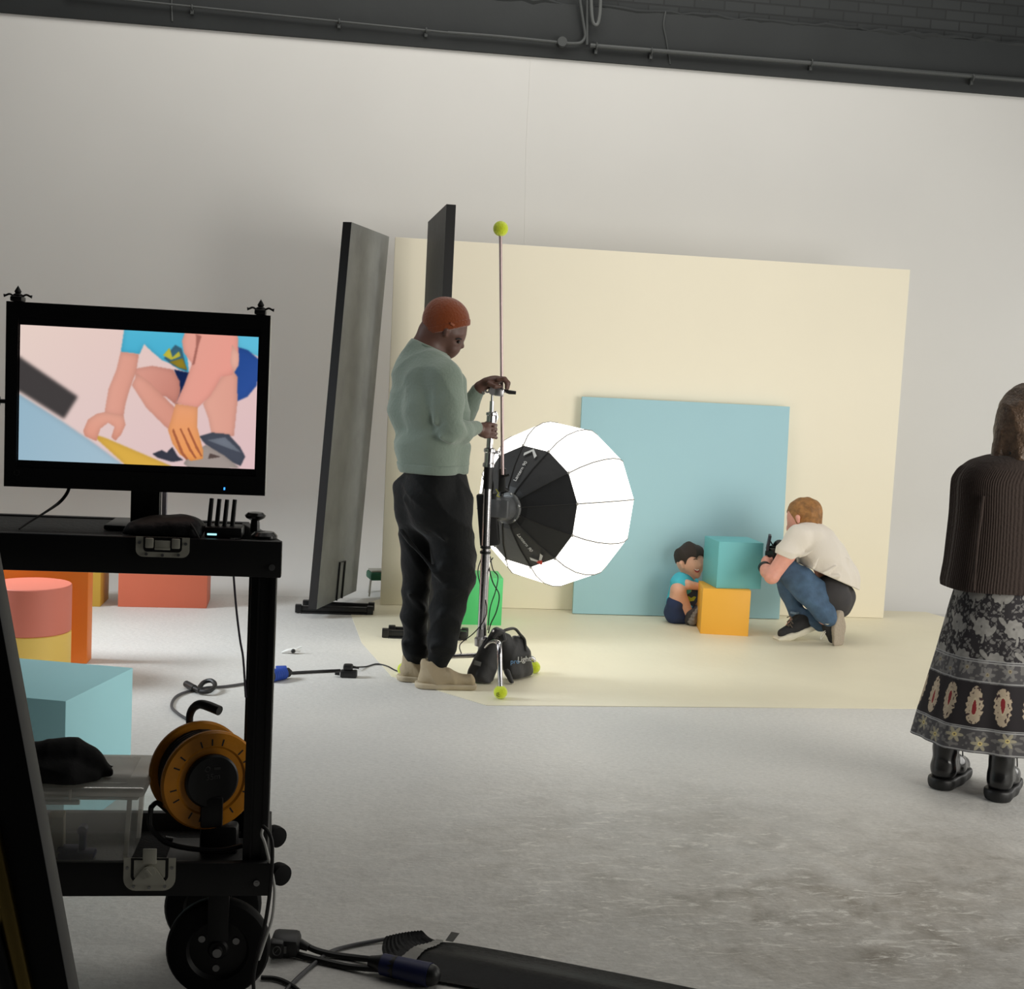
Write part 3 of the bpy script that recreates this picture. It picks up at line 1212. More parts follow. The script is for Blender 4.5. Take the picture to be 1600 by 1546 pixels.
for kk, flip in ((0.5, False), (5.5, True)):
    a = PH + 2 * math.pi * kk / NSEG
    p0, ex, n, Lc = cover_frame(a)
    ey = np.cross(n, ex)
    o = p0 + n * 0.014
    b = B()
    b.text('Lantern 90', 0.029, o + ex * 0.022, ex, ey, 0.0006, 0.15)
    b.part('printed_name', m_print, lamp, smooth=0)
    c = o + ex * (Lc - 0.036)
    b = B()
    for s in (1, -1):
        w = ey * s
        b.poly([c - ex * 0.028 + w * 0.036, c - ex * 0.010 + w * 0.042, c + ex * 0.026 + w * 0.0, c + ex * 0.010 + w * 0.0], [(0, 1, 2, 3)])
    bmesh.ops.remove_doubles(b.bm, verts=b.bm.verts, dist=1e-5)
    b.part('printed_mark', m_print, lamp, smooth=0)
    if flip:
        b = B()
        b.poly([c + ex * 0.008, c + ex * 0.014 + ey * 0.02, c + ex * 0.036 + ey * 0.004, c + ex * 0.036 - ey * 0.004, c + ex * 0.014 - ey * 0.02], [(0, 1, 2, 3, 4)])
        bmesh.ops.translate(b.bm, verts=b.bm.verts, vec=V(n * 0.002))
        b.part('printed_tip', m_red, lamp, label='red tip of the printed mark', smooth=0)

# power unit hanging behind the stand column
pu = thing('power_unit', 'black power unit hanging behind the light stand column', 'power supply', at(764, 865, YS + 0.09))
b = B()
c = at(763, 812, YS + 0.11)
b.box(c, (0.10, 0.075, 0.27), rot3(-0.2, 0, math.radians(-7)), bev=0.008)
b.part('housing', m_black, pu)
b = B()
b.box(at(772.5, 825, YS + 0.075), (0.016, 0.012, 0.20), rot3(-0.2, 0, math.radians(-5)), bev=0.003)
b.part('side_rail', mat('pale_grey_metal', (170, 172, 172), 0.3, 0.7), pu)
b = B()
b.tube([at(761, 782, YS + 0.1), at(757, 758, YS + 0.06), at(764, 742, YS + 0.03), at(770, 760, YS + 0.08), at(765, 780, YS + 0.1)], 0.006, 8, smooth=4)
b.part('hanging_strap', m_black, pu)

# cables of the lamp
m_cable = mat('black_rubber_cable', (22, 22, 23), 0.5)
for nm, lab, pix, r in (
        ('lamp_cable', 'thin black cable hanging from the lamp in a long loop beside the column', [(770, 872, .05), (764, 884, 0), (770, 910, -.05), (780, 930, -.06), (776, 955, -.06), (767, 975, -.05), (763, 990, -.06)], 0.0032),
        ('lamp_cable', 'second thin black cable crossing the long loop beside the column', [(766, 870, .05), (770, 890, 0), (778, 902, -.02), (774, 925, -.05), (766, 950, -.05), (762, 985, -.06)], 0.0028),
        ('lamp_cable', 'thin cable on the left of the column running down to the floor', [(755, 866, .03), (747, 890, .03), (750, 912, .02), (760, 945, -.03), (757, 968, -.03), (741, 989, -.02), (722, 1004, 0.0), (718, 1012, 0.0), (721, 1022, 0.02)], 0.0028)):
    b = B()
    b.tube([at(x, y, YS + d) for x, y, d in pix], r, 7, smooth=6)
    b.solo(nm, m_cable, lab, 'cable')

# ------------------------------------------------------------------ sandbag slung over the front leg
m_bag = mat('black_sandbag_nylon', (30, 30, 32), 0.6, bump=(30, 0.25), sheen=0.2)
bag = thing('sandbag', 'black saddle sandbag with a carrying strap slung over the front foot of the light stand', 'sandbag', gp(783, 1072))


def bagp(x, y, dy):
    return at(x, y, 6.33 + dy)


s = Soft()
for (x, y, dy, r) in ((741, 1050, .02, .034), (738, 1058, .0, .026), (751, 1056, -.03, .040), (762, 1058, -.02, .036), (768, 1040, .02, .030), (757, 1040, .04, .045)):
    s.chain([bagp(776, 991, .05), bagp((776 + x) / 2, (991 + y) / 2, .05 + dy * .4), bagp(x, y, .03 + dy)], [0.016, r * 0.92, r], 0.03)
s.cone(bagp(748, 1063, .0), bagp(764, 1070, -.03), 0.016, 0.012, 0.03)
s.disp = wrinkle(0.003, 40, (1, 0.2, 0.4), seed=1.0)
s.cut((0, 0, 0.008), (0, 0, -1))
lb = s.part('left_pouch', 0.006, m_bag, bag)
s = Soft()
for (x, y, dy, r, xt) in ((798, 1050, .04, .036, 788), (806, 1052, .06, .040, 794), (816, 1050, .10, .038, 804), (824, 1049, .13, .032, 813), (793, 1040, .04, .024, 785)):
    s.chain([bagp(xt, 996 if xt < 800 else 998, .08 + (xt - 788) * .003), bagp((xt + x) / 2, (994 + y) / 2, .07 + dy * .5), bagp(x, y, .04 + dy)], [0.018, r * 0.9, r], 0.03)
s.cone(bagp(792, 1050, .0), bagp(801, 1070, -.02), 0.016, 0.012, 0.03)
s.disp = wrinkle(0.003, 38, (1, 0.2, 0.3), seed=2.2)
s.cut((0, 0, 0.008), (0, 0, -1))
rb = s.part('right_pouch', 0.006, m_bag, bag)
b = B()
b.tube([bagp(779, 990, .05), bagp(790, 985, .07), bagp(800, 982.5, .10), bagp(806, 984, .11), bagp(812, 991, .12), bagp(819, 1000, .14), bagp(821, 1018, .10)], [0.012] * 7, 10, smooth=5, flat=0.6)
b.part('carry_strap', mat('dark_grey_webbing', (58, 58, 56), 0.7), bag)
b = B()
b.tube([bagp(770, 996, 0), bagp(776, 988, 0.0), bagp(784, 990, 0.02), bagp(788, 1002, 0)], [0.014, .02, .02, .014], 10, smooth=4)
b.part('saddle_strap', m_bag, bag)
b = B()
b.ball(bagp(770, 986.5, -.03), 0.007, 10)
b.part('rivet', m_chrome, bag)
# stitched patch and white lettering
b = B()
b.box(bagp(746, 1037, -.02), (0.036, 0.004, 0.022), rot3(-0.15, 0, 0.22), bev=0.001)
b.part('label_patch', mat('grey_patch', (92, 92, 90), 0.7), bag)
wd = np.array([math.cos(0.75), math.sin(0.75), 0])


def bag_text(sx, sy, dy, s_, size, m, nm, yaw):
    bq = B()
    ex = np.array([math.cos(yaw), math.sin(yaw), 0.02])
    bq.text(s_, size, bagp(sx, sy, dy), ex, np.array([0, 0, 1.0]), 0.0012)
    bq.part(nm, m, bag, smooth=0)


bag_text(797.5, 1034.5, 0.03, 'pro', 0.034, mat('blue_print', (112, 160, 206), 0.6), 'printed_name', 0.15)
bag_text(808.5, 1031.5, 0.045, 'Light', 0.040, m_print, 'printed_name', 0.35)

# ------------------------------------------------------------------ cables and small things on the set floor


def floor_cable(label, pix, r, m=None, name='floor_cable', zs=None):
    bq = B()
    pts = []
    for i, p in enumerate(pix):
        z = r + 0.001 + (p[2] if len(p) > 2 else 0)
        pts.append(gp(p[0], p[1], z))
    bq.tube(pts, r, 8, smooth=6)
    return bq.solo(name, m or m_cable, label, 'cable')


m_grey_cable = mat('grey_rubber_cable', (74, 74, 76), 0.5)
floor_cable('grey cable curving over the floor from behind the cable reel to the blue connector', [(296, 1126), (279, 1116), (268, 1104), (275, 1089), (296, 1080), (322, 1075), (352, 1073), (385, 1068), (410, 1062), (424, 1056)], 0.0065, m_grey_cable)
floor_cable('short thick black cable between the blue connector and the black socket', [(453, 1052), (480, 1050.5), (508, 1049), (532, 1048)], 0.0075)
floor_cable('thin black cable from the black socket to behind the man, on the cream floor', [(556, 1043, .015), (572, 1042), (588, 1038), (604, 1041), (618, 1048), (632, 1052), (660, 1055), (690, 1056), (725, 1057), (752, 1056)], 0.004)
# loose plug tied with tape on the grey cable
t = thing('loose_plug', 'loose black plug with a taped cable loop lying on the grey cable behind the reel', 'plug', gp(305, 1075))
b = B()
p, q = gp(291, 1069, .02), gp(304, 1076, .02)
b.cyl(p, q, 0.016)
b.cyl(q, q + (q - p) * 0.5, 0.012, 0.008)
b.part('plug_body', m_cable, t)
b = B()
b.cyl(p, p - (q - p) * 0.12, 0.010)
b.part('plug_pins', mat('brass', (170, 150, 90), 0.35, 1.0), t)
b = B()
b.tube([gp(309, 1078, .02), gp(318, 1067, .03), gp(330, 1064, .04), gp(336, 1071, .03), gp(328, 1080, .02), gp(314, 1081, .015), gp(309, 1078, .02)], 0.011, 8, smooth=5)
b.part('taped_loop', m_cable, t)
# blue connector pair
m_blue_plastic = mat('blue_plastic', (36, 74, 168), 0.45)
t = thing('blue_connector', 'blue industrial connector lying on the floor beside the cart post', 'connector', gp(436, 1062))
b = B()
p, q = gp(424, 1056.5, .03), gp(448, 1051.5, .03)
b.cyl(p, p + (q - p) * 0.85, 0.030)
for k in range(6):
    u = p + (q - p) * (0.12 + 0.13 * k)
    b.cyl(u, u + (q - p) * 0.03, 0.0315)
b.part('shell', m_blue_plastic, t)
b = B()
b.cyl(p + (q - p) * 0.85, p + (q - p) * 1.1, 0.024)
b.cyl(p + (q - p) * 1.1, p + (q - p) * 1.28, 0.016, 0.010)
b.part('cable_gland', m_cable, t)
b = B()
b.cyl(p - (q - p) * 0.1, p, 0.030)
b.part('end_ring', m_cable, t)
b = B()
b.box(gp(440, 1045, .05), (0.055, 0.05, 0.014), rot3(0.2, 0.2), bev=0.006)
b.part('flap_lid', m_blue_plastic, t)
# black socket
t = thing('extension_socket', 'black extension socket with a plug on top, lying left of the light stand man', 'socket', gp(545, 1056))
b = B()
c = gp(545, 1053, .018)
b.box(c, (0.085, 0.05, 0.036), rot3(-0.05), bev=0.008)
b.cyl(c + np.array([-0.045, 0, 0]), c + np.array([-0.07, 0, 0]), 0.011, 0.008)
b.part('socket_body', m_black, t)
b = B()
b.box(c + np.array([-0.004, 0.005, 0.033]), (0.05, 0.045, 0.03), rot3(-0.05), bev=0.01)
b.cyl(c + np.array([0.02, 0.0, 0.034]), c + np.array([0.05, 0.0, 0.030]), 0.007, 0.005)
b.part('plug', m_black, t)
# little white clip
t = thing('white_clip', 'small white clip with a black knob lying on the bright floor left of the flat', 'clip', gp(458, 1021))
b = B()
c = gp(456, 1018, .012)
b.tube([c + np.array([-0.055, 0.0, -0.008]), c + np.array([-0.02, 0, 0.004]), c + np.array([0.02, 0, 0.008]), c + np.array([0.045, 0.0, 0.0])], [0.005, 0.013, 0.014, 0.006], 10, smooth=4, flat=0.7)
b.tube([c + np.array([0.02, 0, 0.01]), c + np.array([0.04, 0.0, 0.022]), c + np.array([0.052, 0.0, 0.024])], 0.005, 8)
b.part('clip_body', mat('white_plastic', (236, 236, 232), 0.4), t)
b = B()
b.ball(c + np.array([0.008, -0.012, 0.004]), 0.012, 12)
b.part('knob', m_black, t)
# ------------------------------------------------------------------ equipment cart
m_cart = mat('black_powder_coat', (17, 17, 18), 0.5, spec=0.4)
m_rubber = mat('black_rubber', (14, 14, 15), 0.7, spec=0.2)
m_plate = mat('zinc_plate', (205, 203, 188), 0.45, 0.15)
m_screw = mat('steel_screw', (150, 150, 150), 0.3, 0.9)
YF = 2.94
YBK = 3.30
XR = float(at(440, 873, YF)[0])
XL = XR - 1.10
ZT, ZTB = 1.15, 1.066
ZL, ZLB = 0.392, 0.312
cart = thing('equipment_cart', 'black two-tier equipment cart on large wheels carrying the monitor', 'cart', ((XL + XR) / 2, (YF + YBK) / 2, 0))


def tray(name, z0, z1, chamfer):
    bq = B()
    t_ = 0.022
    xr = XR
    # front, back and side rails, floor
    bq.box(((XL + xr) / 2, YF + t_ / 2, (z0 + z1) / 2), (xr - XL, t_, z1 - z0), bev=0.003)
    bq.box(((XL + xr - chamfer) / 2, YBK - t_ / 2, (z0 + z1) / 2), (xr - chamfer - XL, t_, z1 - z0), bev=0.003)
    bq.box((XL + t_ / 2, (YF + YBK) / 2, (z0 + z1) / 2), (t_, YBK - YF - 0.002, z1 - z0 - 0.002), bev=0.003)
    p0, p1 = V((xr, YF + 0.02, 0)), V((xr - chamfer, YBK - 0.01, 0))
    d = (p1 - p0)
    yaw = math.atan2(-d.x, d.y)
    mid = (p0 + p1) / 2
    bq.box((mid.x - 0.011, mid.y, (z0 + z1) / 2), (t_, d.length, z1 - z0 - 0.002), rot3(yaw), bev=0.003)
    return bq.part(name, m_cart, cart)


tray('upper_tray', ZTB, ZT, 0.10)
b = B()
b.box(((XL + XR - 0.1) / 2, (YF + YBK) / 2, ZT - 0.012), (XR - XL - 0.14, YBK - YF - 0.04, 0.016))
b.part('upper_tray_floor', mat('black_tray_mat', (18, 18, 19), 0.7, bump=(80, 0.3)), cart)
tray('lower_tray', ZLB, ZL, 0.02)
b = B()
b.box(((XL + XR) / 2 - 0.01, (YF + YBK) / 2, ZLB + 0.022), (XR - XL - 0.05, YBK - YF - 0.04, 0.02))
b.part('lower_tray_floor', mat('black_carpet', (17, 17, 18), 0.95, bump=(140, 0.6)), cart)
xp = float(at(405, 1100, YF)[0])
for (x, y, w) in ((xp, YF + 0.045, 0.058), (xp - 0.028, YBK - 0.05, 0.05), (XL + 0.05, YF + 0.045, 0.058), (XL + 0.05, YBK - 0.05, 0.05)):
    b = B()
    z0, z1 = ZLB + 0.01, ZT - 0.02
    b.box((x, y, (z0 + z1) / 2), (w, 0.04, z1 - z0), bev=0.002)
    b.box((x - w * 0.18, y - 0.021, (z0 + z1) / 2), (0.004, 0.006, z1 - z0 - 0.02))
    b.box((x + w * 0.36, y - 0.021, (z0 + z1) / 2), (w * 0.24, 0.006, z1 - z0 - 0.02), bev=0.001)
    b.part('post', m_cart, cart)
for (px, py) in ((425, 887), (401, 1380)):
    p = at(px, py, YF)
    b = B()
    b.cyl((p[0], YF - 0.004, p[2]), (p[0], YF + 0.004, p[2]), 0.0072, seg=16)
    b.cyl((p[0], YF - 0.006, p[2]), (p[0], YF, p[2]), 0.0035, seg=8)
    b.part('screw', m_screw, cart, label='steel screw')


def wheel(c, r, w, front):
    bq = B()
    cx, cy, cz = c
    prof = [(r * 0.60, -w * 0.5), (r * 0.86, -w * 0.5), (r * 0.95, -w * 0.42), (r, -w * 0.2), (r, w * 0.2), (r * 0.95, w * 0.42), (r * 0.86, w * 0.5), (r * 0.6, w * 0.5)]
    bq.lathe(prof, c, (0, 1, 0), 48)
    wh = bq.part('wheel', m_rubber, cart)
    bq = B()
    bq.lathe([(0, -w * 0.40), (r * 0.16, -w * 0.42), (r * 0.20, -w * 0.30), (r * 0.55, -w * 0.22), (r * 0.62, -w * 0.4), (r * 0.62, w * 0.4), (0, w * 0.4)], c, (0, 1, 0), 36)
    bq.part('wheel_rim', m_cart, wh)
    for k in range(3):
        a = 2 * math.pi * k / 3 + 0.45 + (0 if front else 1.0)
        bq = B()
        rr = r * 0.38
        bq.cyl((cx + math.cos(a) * rr, cy - w * 0.34, cz + math.sin(a) * rr), (cx + math.cos(a) * rr, cy - w * 0.24, cz + math.sin(a) * rr), 0.0085)
        bq.part('rim_bolt', m_screw, wh, label='steel bolt')
    bq = B()
    bq.cyl((cx, cy - w * 0.75, cz), (cx, cy + w * 0.75, cz), 0.011)
    bq.part('axle', m_screw, wh, label='steel axle')
    # fork
    bq = B()
    for s in (-1, 1):
        bq.box((cx, cy + s * w * 0.66, (cz + ZLB) / 2 + 0.02), (0.05, 0.006, ZLB - cz - 0.02), bev=0.001)
    bq.box((cx, cy, ZLB - 0.006), (0.09, w * 1.4, 0.012), bev=0.002)
    bq.part('wheel_fork', m_cart, cart)


wr_ = 0.125
w1 = gp(337, 1567) + np.array([0, 0.035, 0])
w2 = gp(333, 1478)
wheel((w1[0], w1[1], wr_), wr_, 0.05, True)
wheel((w2[0], min(w2[1], 3.33), wr_), wr_, 0.05, False)
wheel((XL + 0.16, w1[1], wr_), wr_, 0.05, True)
wheel((XL + 0.16, min(w2[1], 3.33), wr_), wr_, 0.05, False)
for (px, py, r) in ((430, 1307, 0.026), (437, 1366, 0.027)):
    p = at(px, py, 3.24)
    b = B()
    b.cyl((p[0] - 0.09, p[1], p[2]), (p[0], p[1], p[2]), 0.012)
    b.lathe([(0.012, -0.02), (r, -0.014), (r * 1.05, 0.0), (r, 0.014), (0, 0.02)], p, (0.6, -0.8, 0), 24)
    b.part('side_bumper', m_rubber, cart)


def rounded(w, h, r, n=6):
    """outline with square upper corners and rounded lower corners"""
    pts = [(-w / 2, h / 2), (-w / 2, -h / 2 + r)]
    for k in range(n + 1):
        a = math.pi + math.pi / 2 * k / n
        pts.append((-w / 2 + r + r * math.cos(a), -h / 2 + r + r * math.sin(a)))
    for k in range(n + 1):
        a = 1.5 * math.pi + math.pi / 2 * k / n
        pts.append((w / 2 - r + r * math.cos(a), -h / 2 + r + r * math.sin(a)))
    pts.append((w / 2, h / 2))
    return pts


def latch(px0, py0, px1, py1, lower):
    a, c = at(px0, py0, YF), at(px1, py1, YF)
    ox, oz = (a[0] + c[0]) / 2, (a[2] + c[2]) / 2
    w, h = abs(c[0] - a[0]), abs(a[2] - c[2])
    yy = YF - 0.003
    ex, ez = (1, 0, 0), (0, 0, 1)
    bq = B()
    bq.prism(rounded(w, h, h * 0.36), (ox, yy, oz), ex, ez, 0.002)
    pl = bq.part('latch_plate', m_plate, cart, label='zinc latch plate')
    bq = B()
    bq.prism(rounded(w * 0.72, h * 0.74, h * 0.2), (ox, yy - 0.0016, oz + h * 0.13), ex, ez, 0.001)
    bq.part('latch_recess', m_cart, pl)
    bq = B()
    if lower:
        bq.prism(rounded(w * 0.60, h * 0.56, h * 0.08), (ox, yy - 0.002, oz + h * 0.16), ex, ez, 0.002)
        bq.prism([(-.012, .02), (-.036, -.014), (-.036, -.022), (.036, -.022), (.036, -.014), (.012, .02)], (ox, yy - 0.006, oz), ex, ez, 0.003)
        bq.cyl((ox, yy - 0.012, oz + 0.008), (ox, yy, oz + 0.008), 0.015)
        bq.box((ox, yy - 0.006, oz + h * 0.5 + 0.006), (0.031, 0.006, 0.036), bev=0.002)
        bq.box((ox, yy - 0.013, oz + 0.008), (0.022, 0.004, 0.005), Matrix.Rotation(0.9, 3, 'Y'))
    else:
        for s in (-1, 1):
            bq.box((ox + s * 0.029, yy - 0.004, oz + h * 0.2), (0.018, 0.006, h * 0.5), bev=0.002)
        bq.box((ox, yy - 0.003, oz + h * 0.12), (0.034, 0.004, h * 0.44), bev=0.001)
        bq.box((ox, yy - 0.006, oz - h * 0.08), (0.034, 0.006, h * 0.08), bev=0.001)
    bq.part('latch_bolt', m_plate, pl)
    for (u, v) in ((-.43, .2), (.43, .2), (-.3, -.36), (0, -.4), (.3, -.36)):
        bq = B()
        bq.cyl((ox + u * w, yy - 0.005, oz + v * h), (ox + u * w, yy, oz + v * h), 0.0035, seg=10)
        bq.part('rivet', m_screw, pl)


latch(213, 838, 296, 872, False)
latch(194, 1340, 274, 1391, True)

# ------------------------------------------------------------------ monitor
YM = 3.06
c00, c10, c11, c01 = at(8, 470, YM), at(422, 494, YM), at(414, 778, YM), at(8, 757, YM)
mx0, mx1 = (c00[0] + c01[0]) / 2, (c10[0] + c11[0]) / 2
mz1, mz0 = (c00[2] + c10[2]) / 2, (c01[2] + c11[2]) / 2
mw, mh = mx1 - mx0, mz1 - mz0
mcx, mcz = (mx0 + mx1) / 2, (mz0 + mz1) / 2
mon = thing('monitor', 'black widescreen monitor on the cart showing a close-up of hands and a shoe', 'monitor', (mcx, YM + 0.05, ZT))
m_bezel = mat('black_bezel', (13, 13, 14), 0.4)
sx0, sx1 = (at(29, 507, YM)[0] + at(29, 717, YM)[0]) / 2, (at(403, 527, YM)[0] + at(398, 736, YM)[0]) / 2
sz1, sz0 = (at(29, 507, YM)[2] + at(403, 527, YM)[2]) / 2, (at(29, 717, YM)[2] + at(398, 736, YM)[2]) / 2
gx0, gx1, gz0, gz1 = sx0 - 0.003, sx1 + 0.004, sz0 - 0.018, sz1 + 0.018
b = B()
for (xa, xb, za, zb) in ((mx0, gx0, mz0, mz1), (gx1, mx1, mz0, mz1), (gx0, gx1, gz1, mz1), (gx0, gx1, mz0, gz0)):
    b.box(((xa + xb) / 2, YM + 0.006, (za + zb) / 2), (xb - xa + 0.0005, 0.012, zb - za + 0.0005))
b.part('bezel', m_bezel, mon)
b = B()
b.box((mcx, YM + 0.034, mcz), (mw, 0.044, mh), bev=0.005)
b.box((mcx, YM + 0.065, mcz), (mw * 0.6, 0.03, mh * 0.6), bev=0.01)
b.part('case', mat('silver_case_plastic', (206, 206, 200), 0.4), mon)
b = B()
b.box(((gx0 + gx1) / 2, YM + 0.0095, (gz0 + gz1) / 2), (gx1 - gx0, 0.003, gz1 - gz0))
scr = b.part('screen', mat('dark_screen_glass', (24, 24, 26), 0.25), mon)
# the picture on the screen
NX, NZ = 420, 236
u, v = np.meshgrid(np.linspace(0, 1, NX), np.linspace(0, 1, NZ))          # v downwards
X_ = (97 + 1260 * u) * (1 - v) + (97 + 1243 * u) * v                       # drawing coordinates
Y_ = (222 + 70 * u) * (1 - v) + (930 + 63 * u) * v


def blur(a, n):
    for _ in range(n):
        p = np.pad(a, 1, mode='edge')
        a = (p[:-2, 1:-1] + p[2:, 1:-1] + p[1:-1, :-2] + p[1:-1, 2:] + 4 * a) / 8
    return a


img = np.zeros((NZ, NX, 3))
img[:] = (233, 205, 200)
img += ((X_ - 700) / 1300)[..., None] * np.array([-4, -14, -8]) + ((Y_ - 500) / 700)[..., None] * np.array([-6, -6, 0])


def layer(poly, rgb, soft=3, shade=None):
    global img
    inside = inpoly(X_, Y_, poly).astype(float)
    mk = blur(inside, soft)[..., None]
    c = np.array(rgb, float) * (0.85 + 0.17 * blur(inside, 110)[..., None])
    if shade is not None:
        (ax_, ay_), amt = shade
        c = c + (((X_ - poly[0][0]) * ax_ + (Y_ - poly[0][1]) * ay_) / 400)[..., None] * np.array(amt, float)
    img = img * (1 - mk) + c * mk


SK = (226, 163, 145)
layer([(60, 350), (110, 400), (400, 600), (330, 715), (60, 545)], (66, 62, 62), 30)
layer([(60, 560), (330, 735), (480, 840), (640, 960), (60, 960)], (150, 182, 200), 14, ((1, 0.3), (10, 6, 4)))
layer([(470, 795), (540, 815), (905, 975), (650, 960)], (220, 174, 74), 6)
layer([(640, 240), (960, 260), (985, 480), (930, 460), (890, 430), (840, 410), (780, 360), (745, 325), (722, 378), (622, 368)], (84, 184, 214), 4, ((0, 1), (-26, -20, -14)))
layer([(1235, 280), (1370, 290), (1370, 400), (1240, 345)], (96, 190, 220), 4)
layer([(850, 400), (910, 330), (945, 350), (975, 470), (900, 440)], (60, 100, 120), 5)
layer([(845, 385), (880, 345), (895, 395), (930, 365), (940, 390), (890, 410)], (206, 196, 70), 3)
layer([(880, 420), (950, 400), (975, 462), (930, 450)], (150, 130, 40), 4)
layer([(905, 460), (990, 478), (975, 600), (915, 650), (935, 560)], (22, 38, 80), 4)
layer([(1200, 330), (1300, 360), (1360, 410), (1350, 545), (1300, 605), (1240, 632), (1225, 480)], (36, 72, 140), 5, ((1, 1), (12, 10, 14)))
layer([(690, 455), (790, 440), (900, 460), (935, 520), (940, 580), (915, 645), (860, 600), (740, 620)], (222, 158, 142), 4, ((1, 0.6), (-30, -34, -32)))
layer([(682, 540), (710, 480), (780, 530), (890, 640), (945, 690), (900, 790), (860, 760), (760, 660)], SK, 4, ((1, 0), (-20, -26, -26)))
layer([(622, 365), (718, 378), (705, 470), (672, 560), (650, 640), (640, 710), (540, 690), (560, 560), (600, 460)], SK, 4, ((1, 0.2), (-26, -30, -30)))
layer([(540, 682), (640, 700), (652, 750), (630, 800), (600, 834), (578, 815), (594, 760), (560, 738), (520, 770), (500, 835), (440, 808), (430, 780), (455, 720), (500, 690)], (228, 166, 146), 3, ((0, 1), (-10, -30, -34)))
layer([(1060, 640), (1200, 440), (1245, 500), (1245, 640), (1228, 815), (1110, 810), (1090, 720)], (228, 168, 150), 4, ((1, 0), (-14, -20, -18)))
layer([(1040, 815), (1110, 795), (1200, 805), (1260, 870), (1290, 925), (1265, 975), (1180, 940), (1080, 860)], (72, 76, 88), 4)
layer([(1085, 835), (1180, 820), (1270, 905), (1200, 880)], (116, 122, 134), 3)
layer([(795, 905), (845, 885), (870, 900), (900, 870), (930, 920), (960, 940), (900, 950), (820, 925)], (58, 60, 72), 4)
layer([(960, 960), (1000, 900), (1080, 860), (1180, 920), (1260, 985), (1000, 990)], (160, 148, 142), 4)
layer([(1100, 905), (1160, 925), (1090, 935)], (96, 80, 76), 3)
layer([(960, 270), (1040, 270), (1245, 285), (1250, 420), (1215, 490), (1160, 500), (1100, 600), (1032, 665), (915, 640), (960, 540), (1000, 430), (955, 370), (945, 310)], (228, 162, 146), 4, ((1, 0.3), (8, -6, -4)))
layer([(1020, 275), (1050, 285), (1035, 330), (1015, 430), (1000, 440), (1020, 340)], (184, 116, 104), 5)
layer([(1215, 330), (1252, 380), (1250, 440), (1225, 480), (1205, 420)], (236, 178, 160), 4)
layer([(915, 640), (1034, 660), (1030, 760), (1064, 890), (1064, 935), (1000, 945), (940, 910), (900, 850), (876, 780)], (232, 160, 118), 3, ((0, 1), (6, -6, -40)))
for q in ([(905, 770), (960, 900), (985, 935), (975, 940), (945, 905), (898, 785)], [(945, 770), (1000, 880), (1030, 930), (1022, 934), (990, 890), (938, 775)], [(985, 765), (1035, 870), (1060, 920), (1052, 922), (1025, 880), (978, 775)]):
    layer(q, (190, 110, 74), 2)
i = np.arange(NX * NZ).reshape(NZ, NX)
quads = np.stack([i[1:, :-1], i[1:, 1:], i[:-1, 1:], i[:-1, :-1]], -1).reshape(-1, 4)
co = np.stack([sx0 + (sx1 - sx0) * u, np.full_like(u, YM + 0.0072), sz1 + (sz0 - sz1) * v], -1).reshape(-1, 3)
me = grid_mesh('screen_picture', co, quads, attr_mat('lit_screen_picture', 0.3, emission=0.92))
paint(me, img.reshape(-1, 3))
link_mesh('screen_picture', me, scr)
b = B()
p = at(350.5, 764, YM - 0.002)
b.box((p[0], YM - 0.0005, p[2]), (0.0035, 0.002, 0.006))
b.part('power_light', mat('blue_led', (40, 140, 255), 0.4, emit=((60, 150, 255), 2.0)), mon)
b = B()
p = at(26, 739, YM)
b.tube([(p[0] + math.cos(a) * 0.006, YM - 0.0006, p[2] + math.sin(a) * 0.006) for a in np.linspace(0, 2 * math.pi, 13)], 0.0009, 5)
b.part('bezel_mark', mat('dim_grey_print', (50, 50, 50), 0.5), mon)
n0, n1 = at(201, 790, YM + 0.03), at(247, 790, YM + 0.03)
b = B()
zb = ZT
b.box(((n0[0] + n1[0]) / 2, YM + 0.07, (mz0 + zb) / 2 + 0.05), (n1[0] - n0[0], 0.03, mz0 - zb + 0.12), bev=0.003)
b.part('stand_neck', m_bezel, mon)
b = B()
b.box(((n0[0] + n1[0]) / 2, YM + 0.075, zb + 0.004), (0.17, 0.15, 0.012), bev=0.004)
b.part('stand_base', m_bezel, mon)
b = B()
b.box((n1[0] + 0.006, YM + 0.095, (mz0 + zb) / 2), (0.010, 0.02, mz0 - zb))
b.part('neck_trim', mat('pale_lilac_plastic', (168, 164, 176), 0.4), mon)
b = B()
p = at(-1, 627, YM + 0.02)
b.tube([p + np.array([-0.02, 0, 0]), p + np.array([0.0, 0, 0])], 0.013, 12)
b.tube([p + np.array([-0.012, 0, 0]), (mx0 + 0.01, YM + 0.03, p[2])], 0.005, 8)
b.part('side_knob', m_black, mon)

for px, py, lab in ((28, 470, 'black clamp with a pointed finial on the left top corner of the monitor'), (407, 493, 'black clamp with a pointed finial on the right top corner of the monitor')):
    p = at(px, py, YM + 0.02)
    p[2] = mz1 + 0.001
    t = thing('corner_clamp', lab, 'clamp', p, 'monitor corner clamps')
    b = B()
    b.box(p + np.array([0, 0, 0.006]), (0.026, 0.04, 0.012), bev=0.003)
    b.lathe([(0.009, 0.01), (0.011, 0.016), (0.006, 0.019), (0.008, 0.023), (0.003, 0.032), (0.0, 0.037)], p, (0, 0, 1), 14)
    b.part('clamp_body', m_black, t)
    for s in (-1, 1):
        b = B()
        b.tube([p + np.array([s * 0.008, 0, 0.011]), p + np.array([s * 0.018, 0, 0.0165]), p + np.array([s * 0.026, 0, 0.0135]), p + np.array([s * 0.031, 0, 0.0125])], [0.0024, 0.0024, 0.0024, 0.0042], 7, smooth=4)
        b.part('clamp_arm', m_black, t)

